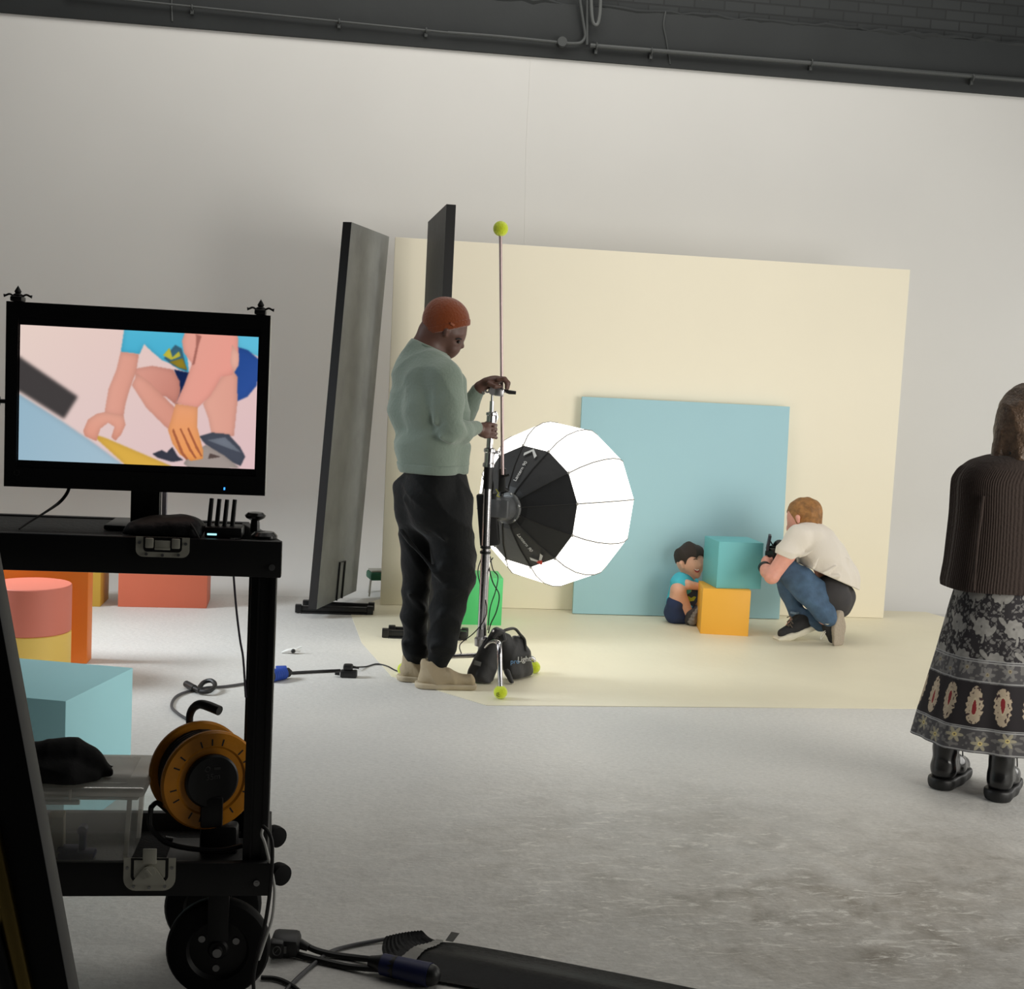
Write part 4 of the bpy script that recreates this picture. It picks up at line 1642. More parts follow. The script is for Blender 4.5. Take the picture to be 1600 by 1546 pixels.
# ------------------------------------------------------------------ things on the upper tray
b = B()
b.tube([(at(110, 757, YM + 0.05)), at(104, 772, YM + 0.06), at(92, 786, YM + 0.06), at(72, 800, YM + 0.02), at(48, 815, YM - 0.03), at(30, 827, YM - 0.07)], [0.004, .004, .004, .003, .0022, .002], 7, smooth=5)
b.solo('monitor_cable', m_cable, 'black cable running from under the monitor to the cart top on the left', 'cable')
pouch = thing('black_pouch', 'black soft pouch lying on the cart top beside the monitor neck', 'pouch', (at(255, 835, 2.99)[0], 2.99, ZT))
s = Soft()
c = at(258, 826, 2.985)
s.ell((c[0], 3.02, ZT + 0.014), (0.085, 0.052, 0.030), k=0.02)
s.cone((c[0] - 0.075, 2.985, ZT + 0.0), (c[0] + 0.06, 2.975, ZT + 0.006), 0.020, 0.022, 0.03)
s.ell((c[0] + 0.045, 3.0, ZT + 0.02), (0.040, 0.045, 0.024), k=0.02)
s.cut((0, 0, ZT + 0.0005), (0, 0, -1))
s.disp = wrinkle(0.002, 60, (1, 0.3, 0.2), seed=4)
s.part('pouch_body', 0.004, mat('black_pouch_fabric', (17, 17, 18), 0.6, bump=(60, 0.3)), pouch)
b = B()
b.tube([at(297, 818, 2.965), at(303, 826, 2.95), at(311, 841, 2.945)], 0.003, 6)
b.part('zip_pull', mat('dark_grey_webbing', (58, 58, 56), 0.7), pouch)
router = thing('wireless_receiver', 'small black receiver box with four upright antennas on the cart top', 'receiver', (at(348, 838, 3.0)[0], 3.0, ZT))
rx0, rx1 = at(320, 838, 2.98)[0], at(378, 838, 2.98)[0]
b = B()
b.box(((rx0 + rx1) / 2, 3.01, ZT + 0.012), (rx1 - rx0, 0.08, 0.024), bev=0.003)
b.part('receiver_body', m_black, router)
for i, (xb_, yb_, xt, yt) in enumerate(((326, 828, 331, 779), (338, 829, 343, 780), (350, 829, 355, 781), (362, 831, 367, 781))):
    b = B()
    yy = 3.0 + 0.012 * (i % 2)
    b.tube([at(xb_, yb_, yy), at((xb_ + xt) / 2, (yb_ + yt) / 2, yy), at(xt, yt, yy)], [0.0052, 0.0054, 0.0050], 10)
    b.part('antenna', m_black, router)
b = B()
p = at(331, 841.5, 2.97)
b.box((p[0], 2.9695, ZT + 0.008), (0.021, 0.002, 0.004))
b.part('status_light', mat('cyan_led', (150, 230, 240), 0.4, emit=((160, 236, 245), 1.6)), router)
b = B()
p = at(398, 838, 3.1)
b.lathe([(0.0, 0), (0.012, 0), (0.011, 0.02), (0.010, 0.028), (0.022, 0.034), (0.025, 0.040), (0.018, 0.047), (0, 0.049)], (p[0], 3.1, ZT + 0.0), seg=24)
b.solo('desk_joystick', mat('glossy_black', (15, 15, 16), 0.25), 'black mushroom shaped joystick standing on the right end of the cart top', 'knob')
b = B()
p = at(413, 840, 3.0)
b.lathe([(0.0, 0), (0.030, 0), (0.030, 0.006), (0.022, 0.014), (0.0, 0.017)], (p[0], 3.0, ZT + 0.0), seg=28)
b.solo('rubber_puck', MATS['glossy_black'], 'low black rubber puck in front of the mushroom shaped joystick', 'puck')
b = B()
b.tube([at(365, 900, 3.2), at(369, 950, 3.2), at(375, 1000, 3.2), at(380, 1030, 3.22), at(384, 1090, 3.22)], 0.0028, 7, smooth=4)
b.solo('hanging_cable', mat('dark_purple_cable', (58, 52, 66), 0.5), 'thin purplish cable hanging under the cart top left of the post', 'cable')

# ------------------------------------------------------------------ storage box on the lower tray


def clear_plastic(name, rgb, see_through, gloss=0.08):
    m = bpy.data.materials.new(name)
    m.use_nodes = True
    nt = m.node_tree
    nt.nodes.remove(nt.nodes['Principled BSDF'])
    out = nt.nodes['Material Output']
    tr_ = nt.nodes.new('ShaderNodeBsdfTransparent')
    tl_ = nt.nodes.new('ShaderNodeBsdfTranslucent')
    df_ = nt.nodes.new('ShaderNodeBsdfDiffuse')
    gl_ = nt.nodes.new('ShaderNodeBsdfGlossy')
    gl_.inputs['Roughness'].default_value = 0.15
    for q in (tl_, df_):
        q.inputs['Color'].default_value = (*lin(rgb), 1)
    m1, m2, m3 = (nt.nodes.new('ShaderNodeMixShader') for _ in range(3))
    m1.inputs[0].default_value = 0.35
    m2.inputs[0].default_value = see_through
    m3.inputs[0].default_value = gloss
    nt.links.new(tl_.outputs[0], m1.inputs[1])
    nt.links.new(df_.outputs[0], m1.inputs[2])
    nt.links.new(m1.outputs[0], m2.inputs[1])
    nt.links.new(tr_.outputs[0], m2.inputs[2])
    nt.links.new(m2.outputs[0], m3.inputs[1])
    nt.links.new(gl_.outputs[0], m3.inputs[2])
    nt.links.new(m3.outputs[0], out.inputs['Surface'])
    return m


m_clear = clear_plastic('clear_plastic', (236, 236, 230), 0.74, 0.12)
m_clear2 = clear_plastic('clear_plastic_rim', (246, 244, 236), 0.30, 0.24)
zfl = ZLB + 0.032
lidz = float(at(229, 1232, 2.985)[2])
lf, lb_ = at(229, 1232, 2.985), gp(252, 1174, lidz)
lx1 = float((lf[0] + lb_[0]) / 2)
ly0, ly1 = 2.985, min(float(lb_[1]), 3.25)
lx0 = lx1 - 0.36
bx = thing('storage_box', 'clear plastic storage box with a clip-on lid on the lower tray of the cart', 'box', ((lx0 + lx1) / 2, (ly0 + ly1) / 2, zfl))
hz = lidz - zfl
b = B()
ins = 0.030
tp = 0.012


def boxring(z, i):
    return [(lx0 + i, ly0 + i, z), (lx1 - i, ly0 + i, z), (lx1 - i, ly1 - i * 0.7, z), (lx0 + i, ly1 - i * 0.7, z)]


R0, R1 = boxring(zfl + 0.002, ins + tp), boxring(lidz - 0.032, ins)
b.poly(R0 + R1, [(3, 2, 1, 0), (0, 1, 5, 4), (1, 2, 6, 5), (2, 3, 7, 6), (3, 0, 4, 7)])
tub = b.part('tub', m_clear, bx)
b = B()
for (xa, ya) in ((lx1 - ins - 0.004, ly0 + ins + 0.004), (lx1 - ins - 0.004, ly1 - ins), (lx0 + ins, ly0 + ins)):
    b.hexa([(xa - 0.010 - (tp if xa > lx0 + .1 else -tp) * 0.8, ya + tp * 0.6, zfl), (xa - (tp if xa > lx0 + .1 else -tp) * 0.8, ya + tp * 0.6, zfl), (xa - (tp if xa > lx0 + .1 else -tp) * 0.8, ya + tp * 0.6 + .01, zfl), (xa - 0.010 - (tp if xa > lx0 + .1 else -tp) * 0.8, ya + tp * 0.6 + .01, zfl)],
           [(xa - 0.010, ya, lidz - .03), (xa, ya, lidz - .03), (xa, ya + .01, lidz - .03), (xa - 0.010, ya + .01, lidz - .03)])
b.part('corner_rib', m_clear2, bx)
b = B()
b.box(((lx0 + lx1) / 2, (ly0 + ly1) / 2, lidz - 0.030), (lx1 - lx0 - ins * 1.1, ly1 - ly0 - ins * 1.1, 0.012), bev=0.004)
b.part('tub_rim', m_clear2, bx)
lid = B()
lid.box(((lx0 + lx1) / 2, (ly0 + ly1) / 2, lidz - 0.012), (lx1 - lx0, ly1 - ly0, 0.024), bev=0.008)
lidp = lid.part('lid', m_clear2, bx)
b = B()
b.box(((lx0 + lx1) / 2 - 0.01, (ly0 + ly1) / 2, lidz + 0.001), (lx1 - lx0 - 0.07, ly1 - ly0 - 0.06, 0.003), bev=0.001)
b.part('lid_panel', m_clear, bx)
b = B()
p = at(96, 1257, ly0)
b.box((p[0], ly0 - 0.006, lidz - 0.033), (0.085, 0.008, 0.012), bev=0.003)
b.box((p[0] + 0.02, ly0 - 0.005, lidz - 0.018), (0.006, 0.006, 0.03), bev=0.002)
b.part('lid_clip', m_clear2, bx)
# contents
ym = (ly0 + ly1) / 2 - 0.03
b = B()
p = at(121, 1318, ym)
m_navy = mat('navy_plastic', (24, 30, 92), 0.5)
zb_ = zfl + 0.004
b.box((p[0], ym, zb_ + 0.009), (0.085, 0.04, 0.018), bev=0.005)
b.box((p[0] - 0.02, ym, zb_ + 0.022), (0.05, 0.035, 0.012), bev=0.004)
b.box((p[0] + 0.012, ym, zb_ + 0.045), (0.016, 0.02, 0.05), bev=0.004)
b.cyl((p[0] + 0.012, ym - 0.012, zb_ + 0.07), (p[0] + 0.012, ym + 0.012, zb_ + 0.07), 0.011)
b.solo('blue_clamp', m_navy, 'dark blue plastic clamp inside the clear storage box', 'clamp')
b = B()
p = at(86, 1300, ym)
b.box((p[0], ym + 0.02, zb_ + 0.05), (0.035, 0.05, 0.10), rot3(0.1), bev=0.002)
b.solo('card_carton', mat('cream_card', (186, 180, 160), 0.8), 'small cream card carton inside the clear storage box', 'carton')
# black cloth thrown on the lid
cl = thing('black_cloth', 'black cloth bag crumpled on the lid of the storage box', 'cloth', (at(110, 1215, 3.05)[0], 3.07, lidz + 0.003))
s = Soft()


def cp(px, dy, dz):
    q = at(px, 1220, 3.06)
    return (q[0], 3.06 + dy, lidz + dz)


s.chain([cp(40, .02, .035), cp(95, .02, .035), cp(135, .015, .026), cp(170, .0, .012)], [0.050, 0.050, 0.038, 0.018], 0.03)
s.chain([cp(50, -.035, .012), cp(110, -.04, .012), cp(150, -.03, .008)], [0.030, 0.030, 0.018], 0.03)
s.cone(cp(112, .03, .055), cp(128, .02, .05), 0.016, 0.012, 0.03)
s.cone(cp(160, .02, .02), cp(182, .015, .026), 0.008, 0.005, 0.012)
s.cut((0, 0, lidz + 0.003), (0, 0, -1))
s.disp = wrinkle(0.008, 45, (0.8, 0.3, 0.5), seed=5.5)
s.part('cloth_body', 0.0045, mat('black_cotton', (14, 14, 15), 0.85, bump=(40, 0.3)), cl)
b = B()
b.tube([cp(62, -.068, .012), cp(61, -.078, -.006), cp(63, -.08, -.03), cp(62, -.078, -.045)], 0.0022, 6, smooth=4)
b.part('draw_cord', m_cable, cl)

# ------------------------------------------------------------------ cable reel
m_amber = mat('amber_plastic', (206, 132, 20), 0.4, var=(9, 0.25), bump=(30, 0.15))
fc = at(329, 1219, 3.04)
bc = at(309, 1202, 3.13)
rax = bc - fc
rl = np.linalg.norm(rax)
rax = rax / rl
RR = 0.119
reel = thing('cable_reel', 'amber cable reel with a black hub and handle on the lower tray beside the post', 'cable reel', (fc[0], (fc[1] + bc[1]) / 2, zfl))
for base_, nm in ((fc, 'front_flange'), (bc, 'rear_flange')):
    b = B()
    b.lathe([(0.03, -0.004), (RR * 0.66, -0.004), (RR * 0.70, -0.008), (RR * 0.96, -0.008), (RR, -0.003), (RR, 0.005), (0.03, 0.005)], base_, rax, 64)
    fp = b.part(nm, m_amber, reel)
    if nm == 'front_flange':
        b = B()
        e1_ = np.array([0, 0, 1.0]) - rax * rax[2]
        e1_ /= np.linalg.norm(e1_)
        e2_ = np.cross(e1_, rax)
        for k in range(22):
            a = 2 * math.pi * k / 22
            u_ = e1_ * math.cos(a) + e2_ * math.sin(a)
            w_ = -e1_ * math.sin(a) + e2_ * math.cos(a)
            c_ = base_ + u_ * RR * 0.78 - rax * 0.0085
            if k % 3 == 2:
                continue
            b.poly([c_ - u_ * .008 - w_ * .0018, c_ + u_ * .008 - w_ * .0018, c_ + u_ * .008 + w_ * .0018, c_ - u_ * .008 + w_ * .0018], [(0, 1, 2, 3)])
        b.part('flange_slot', m_ink, fp, smooth=0)
b = B()
b.lathe([(RR * 0.72, 0.004), (RR * 0.80, 0.02), (RR * 0.78, rl * 0.5), (RR * 0.80, rl - 0.02), (RR * 0.72, rl - 0.004)], fc, rax, 40)
for k in range(7):
    h = 0.012 + (rl - 0.024) * k / 6
    ring = [fc + rax * (h + 0.002 * math.sin(3 * a)) + (e1_ * math.cos(a) + e2_ * math.sin(a)) * RR * 0.81 for a in np.linspace(0, 2 * math.pi, 33)]
    b.tube(ring, 0.006, 6)
b.part('wound_cable', m_cable, reel)
b = B()
b.lathe([(RR * 0.54, -0.004), (RR * 0.54, -0.014), (RR * 0.50, -0.018), (0, -0.018)], fc, rax, 48)
hubp = b.part('hub', mat('black_hub_plastic', (20, 21, 23), 0.4), reel)
b = B()
o_ = fc - rax * 0.0187 + e1_ * 0.012
b.text('35m', 0.020, o_, -e2_, e1_, 0.0003, align='CENTER')
b.box(o_ + e1_ * 0.020 - e2_ * 0.006, (0.022, 0.001, 0.006), rot3(0.1))
b.tube([o_ + e1_ * 0.020 + e2_ * 0.014 + (e1_ * math.cos(a) + e2_ * math.sin(a)) * 0.006 for a in np.linspace(0, 2 * math.pi, 13)], 0.0012, 5)
b.part('printed_length', mat('faded_grey_print', (88, 88, 88), 0.6), hubp, smooth=0)
b = B()
b.box(fc - rax * 0.013 - e1_ * 0.075, (0.052, 0.016, 0.075), rot3(0.15), bev=0.006)
b.part('hub_bracket', m_black, reel)
b = B()
pts = [at(236, 1262, 3.0), at(234, 1290, 2.995), at(246, 1306, 2.99), at(264, 1319, 2.985), at(300, 1327, 2.985), at(345, 1329, 2.985), at(378, 1322, 3.0)]
b.tube(pts, 0.0062, 8, smooth=5)
b.tube([np.array(pts[0]), at(246, 1255, 3.06), at(262, 1268, 3.16)], 0.0062, 8, smooth=4)
b.tube([at(258, 1310, 3.2), at(300, 1316, 3.21), at(372, 1312, 3.21)], 0.0062, 8, smooth=4)
b.box((fc[0], 3.09, zfl + 0.012), (0.20, 0.17, 0.02), bev=0.004)
b.box((fc[0] + 0.02, 3.09, zfl + 0.05), (0.09, 0.05, 0.08), bev=0.01)
b.part('reel_frame', m_black, reel)
b = B()
b.tube([at(300, 1150, 3.17), at(296, 1124, 3.17), at(301, 1108, 3.165), at(312, 1101, 3.15), at(326, 1104, 3.13), at(343, 1111, 3.11)], [.009, .009, .010, .011, .012, .012], 12, smooth=5)
b.part('carry_handle', mat('black_grip_rubber', (26, 26, 26), 0.45), reel)
# cables at the foot of the cart post
b = B()
b.tube([at(411, 1292, 2.93), at(419, 1300, 2.91), at(425, 1318, 2.9), at(425, 1352, 2.9), at(421, 1400, 2.9), at(413, 1450, 2.9), at(403, 1490, 2.9), at(396, 1530, 2.9), at(399, 1575, 2.9)], 0.0045, 8, smooth=5)
b.solo('hanging_cable', m_cable, 'black cable drooping down the right side of the lower tray past the wheel', 'cable')
b = B()
b.tube([at(412, 1290, 2.95), at(409, 1305, 2.94), at(415, 1322, 2.94), at(428, 1380, 2.95), at(428, 1412, 2.95), at(424, 1440, 2.97), at(414, 1470, 3.0), at(404, 1500, 3.02)], 0.0036, 8, smooth=5)
b.solo('hanging_cable', mat('white_cable', (206, 206, 202), 0.4), 'white cable looped behind the black cable at the foot of the cart post', 'cable')

# ------------------------------------------------------------------ floor in front: plug, cables, cable cover
t = thing('power_plug', 'chunky black power plug with a round symbol on the floor right of the wheel', 'plug', gp(445, 1482))
b = B()
c = gp(447, 1474, 0.035)
b.box(c, (0.075, 0.06, 0.055), rot3(-0.15, 0.2), bev=0.014)
b.box(c + np.array([-0.022, -0.022, -0.004]), (0.04, 0.03, 0.05), rot3(-0.15, 0.2), bev=0.008)
b.cyl(c + np.array([0.03, 0.0, 0]), c + np.array([0.058, -0.01, -0.01]), 0.014, 0.009)
b.part('plug_body', m_black, t)
b = B()
o_ = c + np.array([-0.022, -0.0425, -0.002])
b.tube([o_ + np.array([math.cos(a) * 0.010, 0, math.sin(a) * 0.012]) for a in np.linspace(0, 2 * math.pi, 17)], 0.0014, 6)
b.box(o_, (0.013, 0.001, 0.002), Matrix.Rotation(-0.9, 3, 'Y'))
b.box(o_ + np.array([0.021, 0.004, 0]), (0.007, 0.002, 0.018))
b.part('round_symbol', mat('grey_emboss', (84, 84, 84), 0.5), t)
floor_cable('thick black cable from the chunky plug to the blue plug by the cable cover', [(466, 1470, .02), (490, 1484, .01), (520, 1492), (556, 1497), (592, 1501, .01)], 0.0085)
floor_cable('second thick black cable running under the wheel to the blue plug', [(425, 1483), (460, 1491), (500, 1501), (545, 1511), (592, 1515, .01)], 0.0085)
floor_cable('shiny grey cable looping under the thick black cables to the cable cover', [(440, 1556), (462, 1532), (490, 1507), (516, 1488), (545, 1479), (580, 1472), (612, 1467, .004), (640, 1466, .004)], 0.0055, m_grey_cable)
floor_cable('black cable leaving the frame at the bottom edge right of the wheel', [(408, 1528), (432, 1530), (455, 1540), (480, 1560)], 0.006)
t = thing('blue_plug', 'dark blue industrial plug half under the end of the cable cover', 'plug', gp(625, 1520))
b = B()
p, q = gp(598, 1507, .03), gp(672, 1524, .03)
b.cyl(p, q, 0.027, 0.030)
b.part('plug_shell', mat('deep_blue_plastic', (18, 26, 74), 0.5), t)
b = B()
b.tube([p + (p - q) * 0.28, p + (p - q) * 0.1, p, p + (q - p) * 0.3], [0.014, 0.02, 0.025, 0.029], 14)
b.part('plug_gland', m_black, t)
b = B()
b.ball(q, 0.028, 14)
b.part('plug_cap', m_black, t)
# ribbed rubber cable cover
cov = thing('cable_cover', 'black ribbed rubber cable cover with a curled end and a strip of white tape', 'cable cover', gp(800, 1530))
far = [gp(660, 1455, .055), gp(672, 1466, .035), gp(690, 1472, .022), gp(720, 1475, .014), (gp(800, 1489, .012)), gp(950, 1518, .012), gp(1100, 1548, .012), gp(1300, 1590, .012)]
dirv = gp(1100, 1548) - gp(720, 1475)
dirv /= np.linalg.norm(dirv)
acr = np.array([dirv[1], -dirv[0], 0])
acr0 = np.array([-1.0, -0.10, 0])
acr0 /= np.linalg.norm(acr0)
far = catmull(far, 8)
NW = 25
verts, n = [], len(far)
for i, p in enumerate(far):
    p = np.array(p)
    k = min(1, i / 22)
    a = acr0 * (1 - k) + acr * k
    a /= np.linalg.norm(a)
    wdt = 0.10 + 0.12 * k
    for j in range(NW):
        w_ = j / (NW - 1)
        hump = 0.020 * math.exp(-((w_ - 0.55) / 0.25) ** 2) * k - 0.012 * (w_ ** 2) * (1 - k)
        rib = 0.0022 * (j % 2)
        z = p[2] * (1 - 0.35 * w_ * k) + hump + rib
        verts.append((p[0] + a[0] * wdt * w_, p[1] + a[1] * wdt * w_, max(0.004, z)))
faces = []
for i in range(n - 1):
    for j in range(NW - 1):
        faces.append((i * NW + j, i * NW + j + 1, (i + 1) * NW + j + 1, (i + 1) * NW + j))
b = B()
b.poly(verts, faces)
bmesh.ops.solidify(b.bm, geom=list(b.bm.faces), thickness=0.004)
covp = b.part('ribbed_strip', mat('black_rubber_strip', (26, 26, 27), 0.5, bump=(60, 0.2)), cov)


def cover_pt(i, j, dz):
    q = np.array(verts[i * NW + j])
    return q + np.array([0, 0, dz])


b = B()
i0 = 14
i1 = 18
vs = [cover_pt(i0, j, .006) for j in range(0, NW)] + [cover_pt(i1, j, .006) for j in range(0, NW)]
b.poly(vs, [(j, j + 1, NW + j + 1, NW + j) for j in range(NW - 1)])
bmesh.ops.solidify(b.bm, geom=list(b.bm.faces), thickness=0.001)
b.part('white_tape', mat('white_cloth_tape', (196, 194, 188), 0.6), cov, label='white tape')
b = B()
o_ = cover_pt(i1, 0, .004)
fe = -acr
b.poly([o_, o_ + dirv * 0.022, o_ + dirv * 0.03 + fe * 0.03 + np.array([0, 0, .014]), o_ + dirv * 0.006 + fe * 0.03 + np.array([0, 0, .014])], [(0, 1, 2, 3)])
bmesh.ops.solidify(b.bm, geom=list(b.bm.faces), thickness=0.001)
b.part('tape_tag', mat('grey_tape', (112, 112, 108), 0.6), cov, label='grey tape tag')

# ------------------------------------------------------------------ tripod leg close to the camera, left
YT = 1.22
ta, tb_ = at(-28, 930, YT), at(88, 1560, YT)
td = tb_ - ta
foot = tb_ + td * ((0.012 - tb_[2]) / td[2])
apex = ta + td * ((1.42 - ta[2]) / td[2])
tri = thing('tripod', 'black tripod leg leaning close to the camera at the left edge', 'tripod', foot)
b = B()
ang = math.atan2(td[0], -td[2])
L_ = np.linalg.norm(foot - apex)
b.box((foot + apex) / 2, (0.036, 0.036, L_), Matrix.Rotation(-ang, 3, 'Y'), bev=0.002)
b.part('leg', mat('worn_black_tube', (20, 19, 20), 0.6), tri)
b = B()
ga, gb = at(-18, 1290, YT - 0.02), at(48, 1600, YT - 0.02)
gd = gb - ga
b.cyl(ga, ga + gd * ((0.02 - ga[2]) / gd[2]), 0.0095)
b.part('inner_tube', mat('brass_tube', (150, 128, 72), 0.3, 0.9), tri, label='brass inner tube')
b = B()
ha, hb = at(-14, 1452, YT - 0.03), at(26, 1600, YT - 0.03)
b.cyl(ha, ha + (hb - ha) * 6, 0.007)
b.part('lower_tube', m_black, tri)
b = B()
b.lathe([(0.03, 0), (0.045, 0.01), (0.045, 0.05), (0.02, 0.06), (0.02, 0.10), (0, 0.10)], apex - np.array([0.02, 0, 0.03]), seg=20)
b.part('tripod_head', m_black, tri)
for dx, dy in ((-0.42, 0.12), (-0.2, -0.42)):
    b = B()
    b.cyl(apex + np.array([-0.03, 0, 0]), (apex[0] + dx, apex[1] + dy, 0.012), 0.016, 0.013)
    b.part('leg', MATS['worn_black_tube'], tri)
# ------------------------------------------------------------------ people
def rotm(fwd, up=(0, 0, 1)):
    f = np.array(fwd, float)
    f /= np.linalg.norm(f)
    u = np.array(up, float)
    u = u - f * (u @ f)
    u /= np.linalg.norm(u)
    s = np.cross(f, u)
    return np.stack([f, s, u], 1)


# ---- man in the orange beanie ------------------------------------------------
YA = 6.28


def A(x, y, d=0.0):
    return at(x, y, YA + d)


m_skin1 = mat('dark_brown_skin', (92, 62, 52), 0.5, var=(30, 0.06))
man = thing('person', 'standing man in orange beanie, green sweater and black trousers gripping the light stand', 'person', gp(682, 1076))
hf = np.array([math.cos(0.35) * 0.86, math.sin(0.35) * 0.86, -0.62])
HR = rotm(hf)
s = Soft()
s.ell(A(699, 506), (0.100, 0.078, 0.108), HR, 0.02)
s.cone(A(706, 524), A(705.5, 543), 0.066, 0.044, 0.03)
s.cone(A(705, 546), A(704, 553), 0.030, 0.020, 0.02)
s.cone(A(719, 529, -.01), A(722.5, 529, .03), 0.012, 0.012, 0.02)
s.cone(A(719, 533, .005), A(721.5, 541, .01), 0.010, 0.0135, 0.012)
s.cone(A(713, 547, -.005), A(712.5, 547.5, .02), 0.008, 0.008, 0.01)
s.cone(A(710, 551, -.005), A(709.5, 551, .02), 0.008, 0.008, 0.01)
s.ell(A(716.5, 534.0, -.062), (0.016, 0.016, 0.012), None, 0.014, -1)
s.cone(A(697, 516, -.082), A(696, 523, -.078), 0.016, 0.010, 0.006)
s.cone(A(670, 508), A(666, 514), 0.034, 0.034, 0.03)
s.cone(A(684, 520), A(668, 552), 0.066, 0.068, 0.03)
s.cone(A(676, 512), A(662, 540), 0.045, 0.055, 0.03)
s.cone(A(668, 530), A(657, 552), 0.045, 0.06, 0.03)
# trunk and legs under the clothes
s.chain([A(664, 580), A(669, 650), A(675, 735)], [0.11, 0.115, 0.10], 0.05)
s.cone(A(690, 588, -.15), A(646, 580, .16), 0.055, 0.055, 0.05)
s.chain([A(655, 755, .08), A(648, 890, .08), A(648, 1005, .08), A(646, 1052, .08)], [0.07, 0.048, 0.042, 0.038], 0.03)
s.chain([A(692, 760, -.07), A(700, 890, -.05), A(690, 1005, -.05), A(684, 1050, -.05)], [0.09, 0.062, 0.045, 0.038], 0.03)
s.chain([A(646, 1056, .08), A(672, 1066, .07)], [0.036, 0.03], 0.03)
s.chain([A(682, 1056, -.05), A(718, 1067, -.05)], [0.036, 0.028], 0.03)
# near arm and hand round the column
s.chain([A(693, 592, -.17), A(703, 672, -.19), A(742, 669, -.02)], [0.055, 0.048, 0.030], 0.02)
s.chain([A(742, 669, -.02), A(748, 670, .03)], [0.028, 0.029], 0.015)
s.ell(A(755.5, 672, .085), (0.040, 0.034, 0.039), rotm((0.7, 0.7, -0.1)), 0.02)
for k, (yy, ln) in enumerate(((662.5, 1.0), (669, 1.06), (675.5, 1.0), (681.8, 0.86))):
    s.chain([A(758, yy + 1, .075), A(765, yy, .090), A(771.5, yy + 1.2, .108), A(775.5, yy + 2.5, .150)][:4], [0.0106, 0.0098, 0.0094, 0.0088], 0.002)
s.chain([A(757, 664, .12), A(764, 660.5, .17), A(771, 663, .175)], [0.013, 0.012, 0.0105], 0.006)
# far arm and hand on the grip head
s.chain([A(648, 585, .17), A(724, 648, .21), A(750, 606, .16)], [0.045, 0.032, 0.029], 0.02)
s.chain([A(750, 606, .16), A(757, 601, .155)], [0.030, 0.029], 0.015)
s.ell(A(770, 595.5, .145), (0.052, 0.040, 0.027), rotm((1, 0.05, 0.22)), 0.02)
for k, dd in enumerate((.100, .124, .148, .172)):
    e = (0, 2, 2.5, 1)[k]
    s.chain([A(778, 593.5, dd), A(787 + e * .6, 592, dd - .004), A(792 + e, 599, dd - .006), A(791 + e, 607, dd - .006)], [0.0125, 0.0118, 0.0108, 0.0092], 0.005)
s.chain([A(764, 600, .10), A(773, 604, .088), A(781, 604, .092)], [0.014, 0.0122, 0.010], 0.006)
bd = s.part('body', 0.005, m_skin1, man)
# small face details
b = B()
b.ball(A(716.3, 534.4, -.043), 0.0105, 12, (1, 1, 0.75))
b.part('eye', mat('eye_dark', (40, 30, 28), 0.25), bd)
b = B()
b.tube([A(712.5, 530.4, -.066), A(716.5, 529.4, -.060), A(721, 530.4, -.048)], 0.004, 6)
b.part('eyebrow', mat('black_hair', (20, 18, 18), 0.7), bd)
b = B()
b.tube([A(707.5, 549.6, -.036), A(710.5, 549, -.028), A(713.2, 548.6, -.010)], 0.004, 6)
b.part('lips', mat('dark_lips', (88, 50, 46), 0.5), bd)
# beanie
s = Soft()
s.ell(A(699.5, 503), (0.109, 0.090, 0.115), HR, 0.02)
s.ell(A(692, 494), (0.092, 0.088, 0.088), HR, 0.03)
s.ell(A(686, 503), (0.075, 0.082, 0.080), HR, 0.03)
cutp = A(711, 521)
upv = HR[:, 2] * 0.83 - HR[:, 0] * 0.05 + np.array([0, 0, 0.2])
s.cut(A(697, 517.5), (0.27, 0.0, -0.96))
m_beanie = mat('rust_orange_knit', (118, 56, 24), 0.95, spec=0.15, bump=(90, 0.5), sheen=0.4)
bn = s.part('beanie', 0.005, m_beanie, man)
s = Soft()
s.ell(A(699.5, 503), (0.113, 0.094, 0.118), HR, 0.02)
s.ell(A(686, 503), (0.079, 0.086, 0.083), HR, 0.03)
s.cut(A(697, 517.2), (0.27, 0.0, -0.96))
s.cut(A(697, 506), (-0.27, 0.0, 0.96))
s.part('turned_cuff', 0.005, m_beanie, bn)
b = B()
b.box(A(707, 507, -.100), (0.022, 0.004, 0.010), rot3(0.2, 0, 0.5), bev=0.001)
b.part('beanie_tag', mat('rust_tag', (150, 82, 52), 0.7), bn)
# sweater
m_sweater = mat('sage_green_sweater', (124, 138, 126), 0.9, bump=(70, 0.35), sheen=0.3)
s = Soft()
s.chain([A(672, 543), A(666, 560), A(664, 585)], [0.080, 0.092, 0.12], 0.05)
s.cone(A(655, 548), A(648, 570), 0.06, 0.08, 0.05)
for dd, xx in ((-.09, 8), (0.0, 0), (.09, -8)):
    s.chain([A(661 + xx, 592, dd), A(665 + xx * .7, 640, dd), A(676 + xx * .6, 690, dd * .9)], [0.112, 0.118, 0.118], 0.06)
s.chain([A(640, 585, .02), A(634, 640, .02), A(648, 685, .02)], [0.07, 0.075, 0.075], 0.06)
s.cone(A(706, 600, .05), A(712, 660, .05), 0.075, 0.075, 0.06)
for dd, xx in ((-.10, 4), (-.03, 0), (.05, -3), (.10, -6)):
    s.cone(A(672 + xx, 702, dd), A(674 + xx, 716, dd), 0.128, 0.12, 0.04)
s.cone(A(700, 704, -.02), A(700, 722, -.02), 0.112, 0.108, 0.04)
s.cone(A(645, 702, .02), A(647, 714, .02), 0.090, 0.088, 0.04)
s.cone(A(651, 704, -.07), A(652, 716, -.07), 0.100, 0.100, 0.04)
s.chain([A(680, 572, -.10), A(694, 592, -.175), A(699, 630, -.195), A(704, 672, -.20)], [0.082, 0.084, 0.078, 0.062], 0.035)
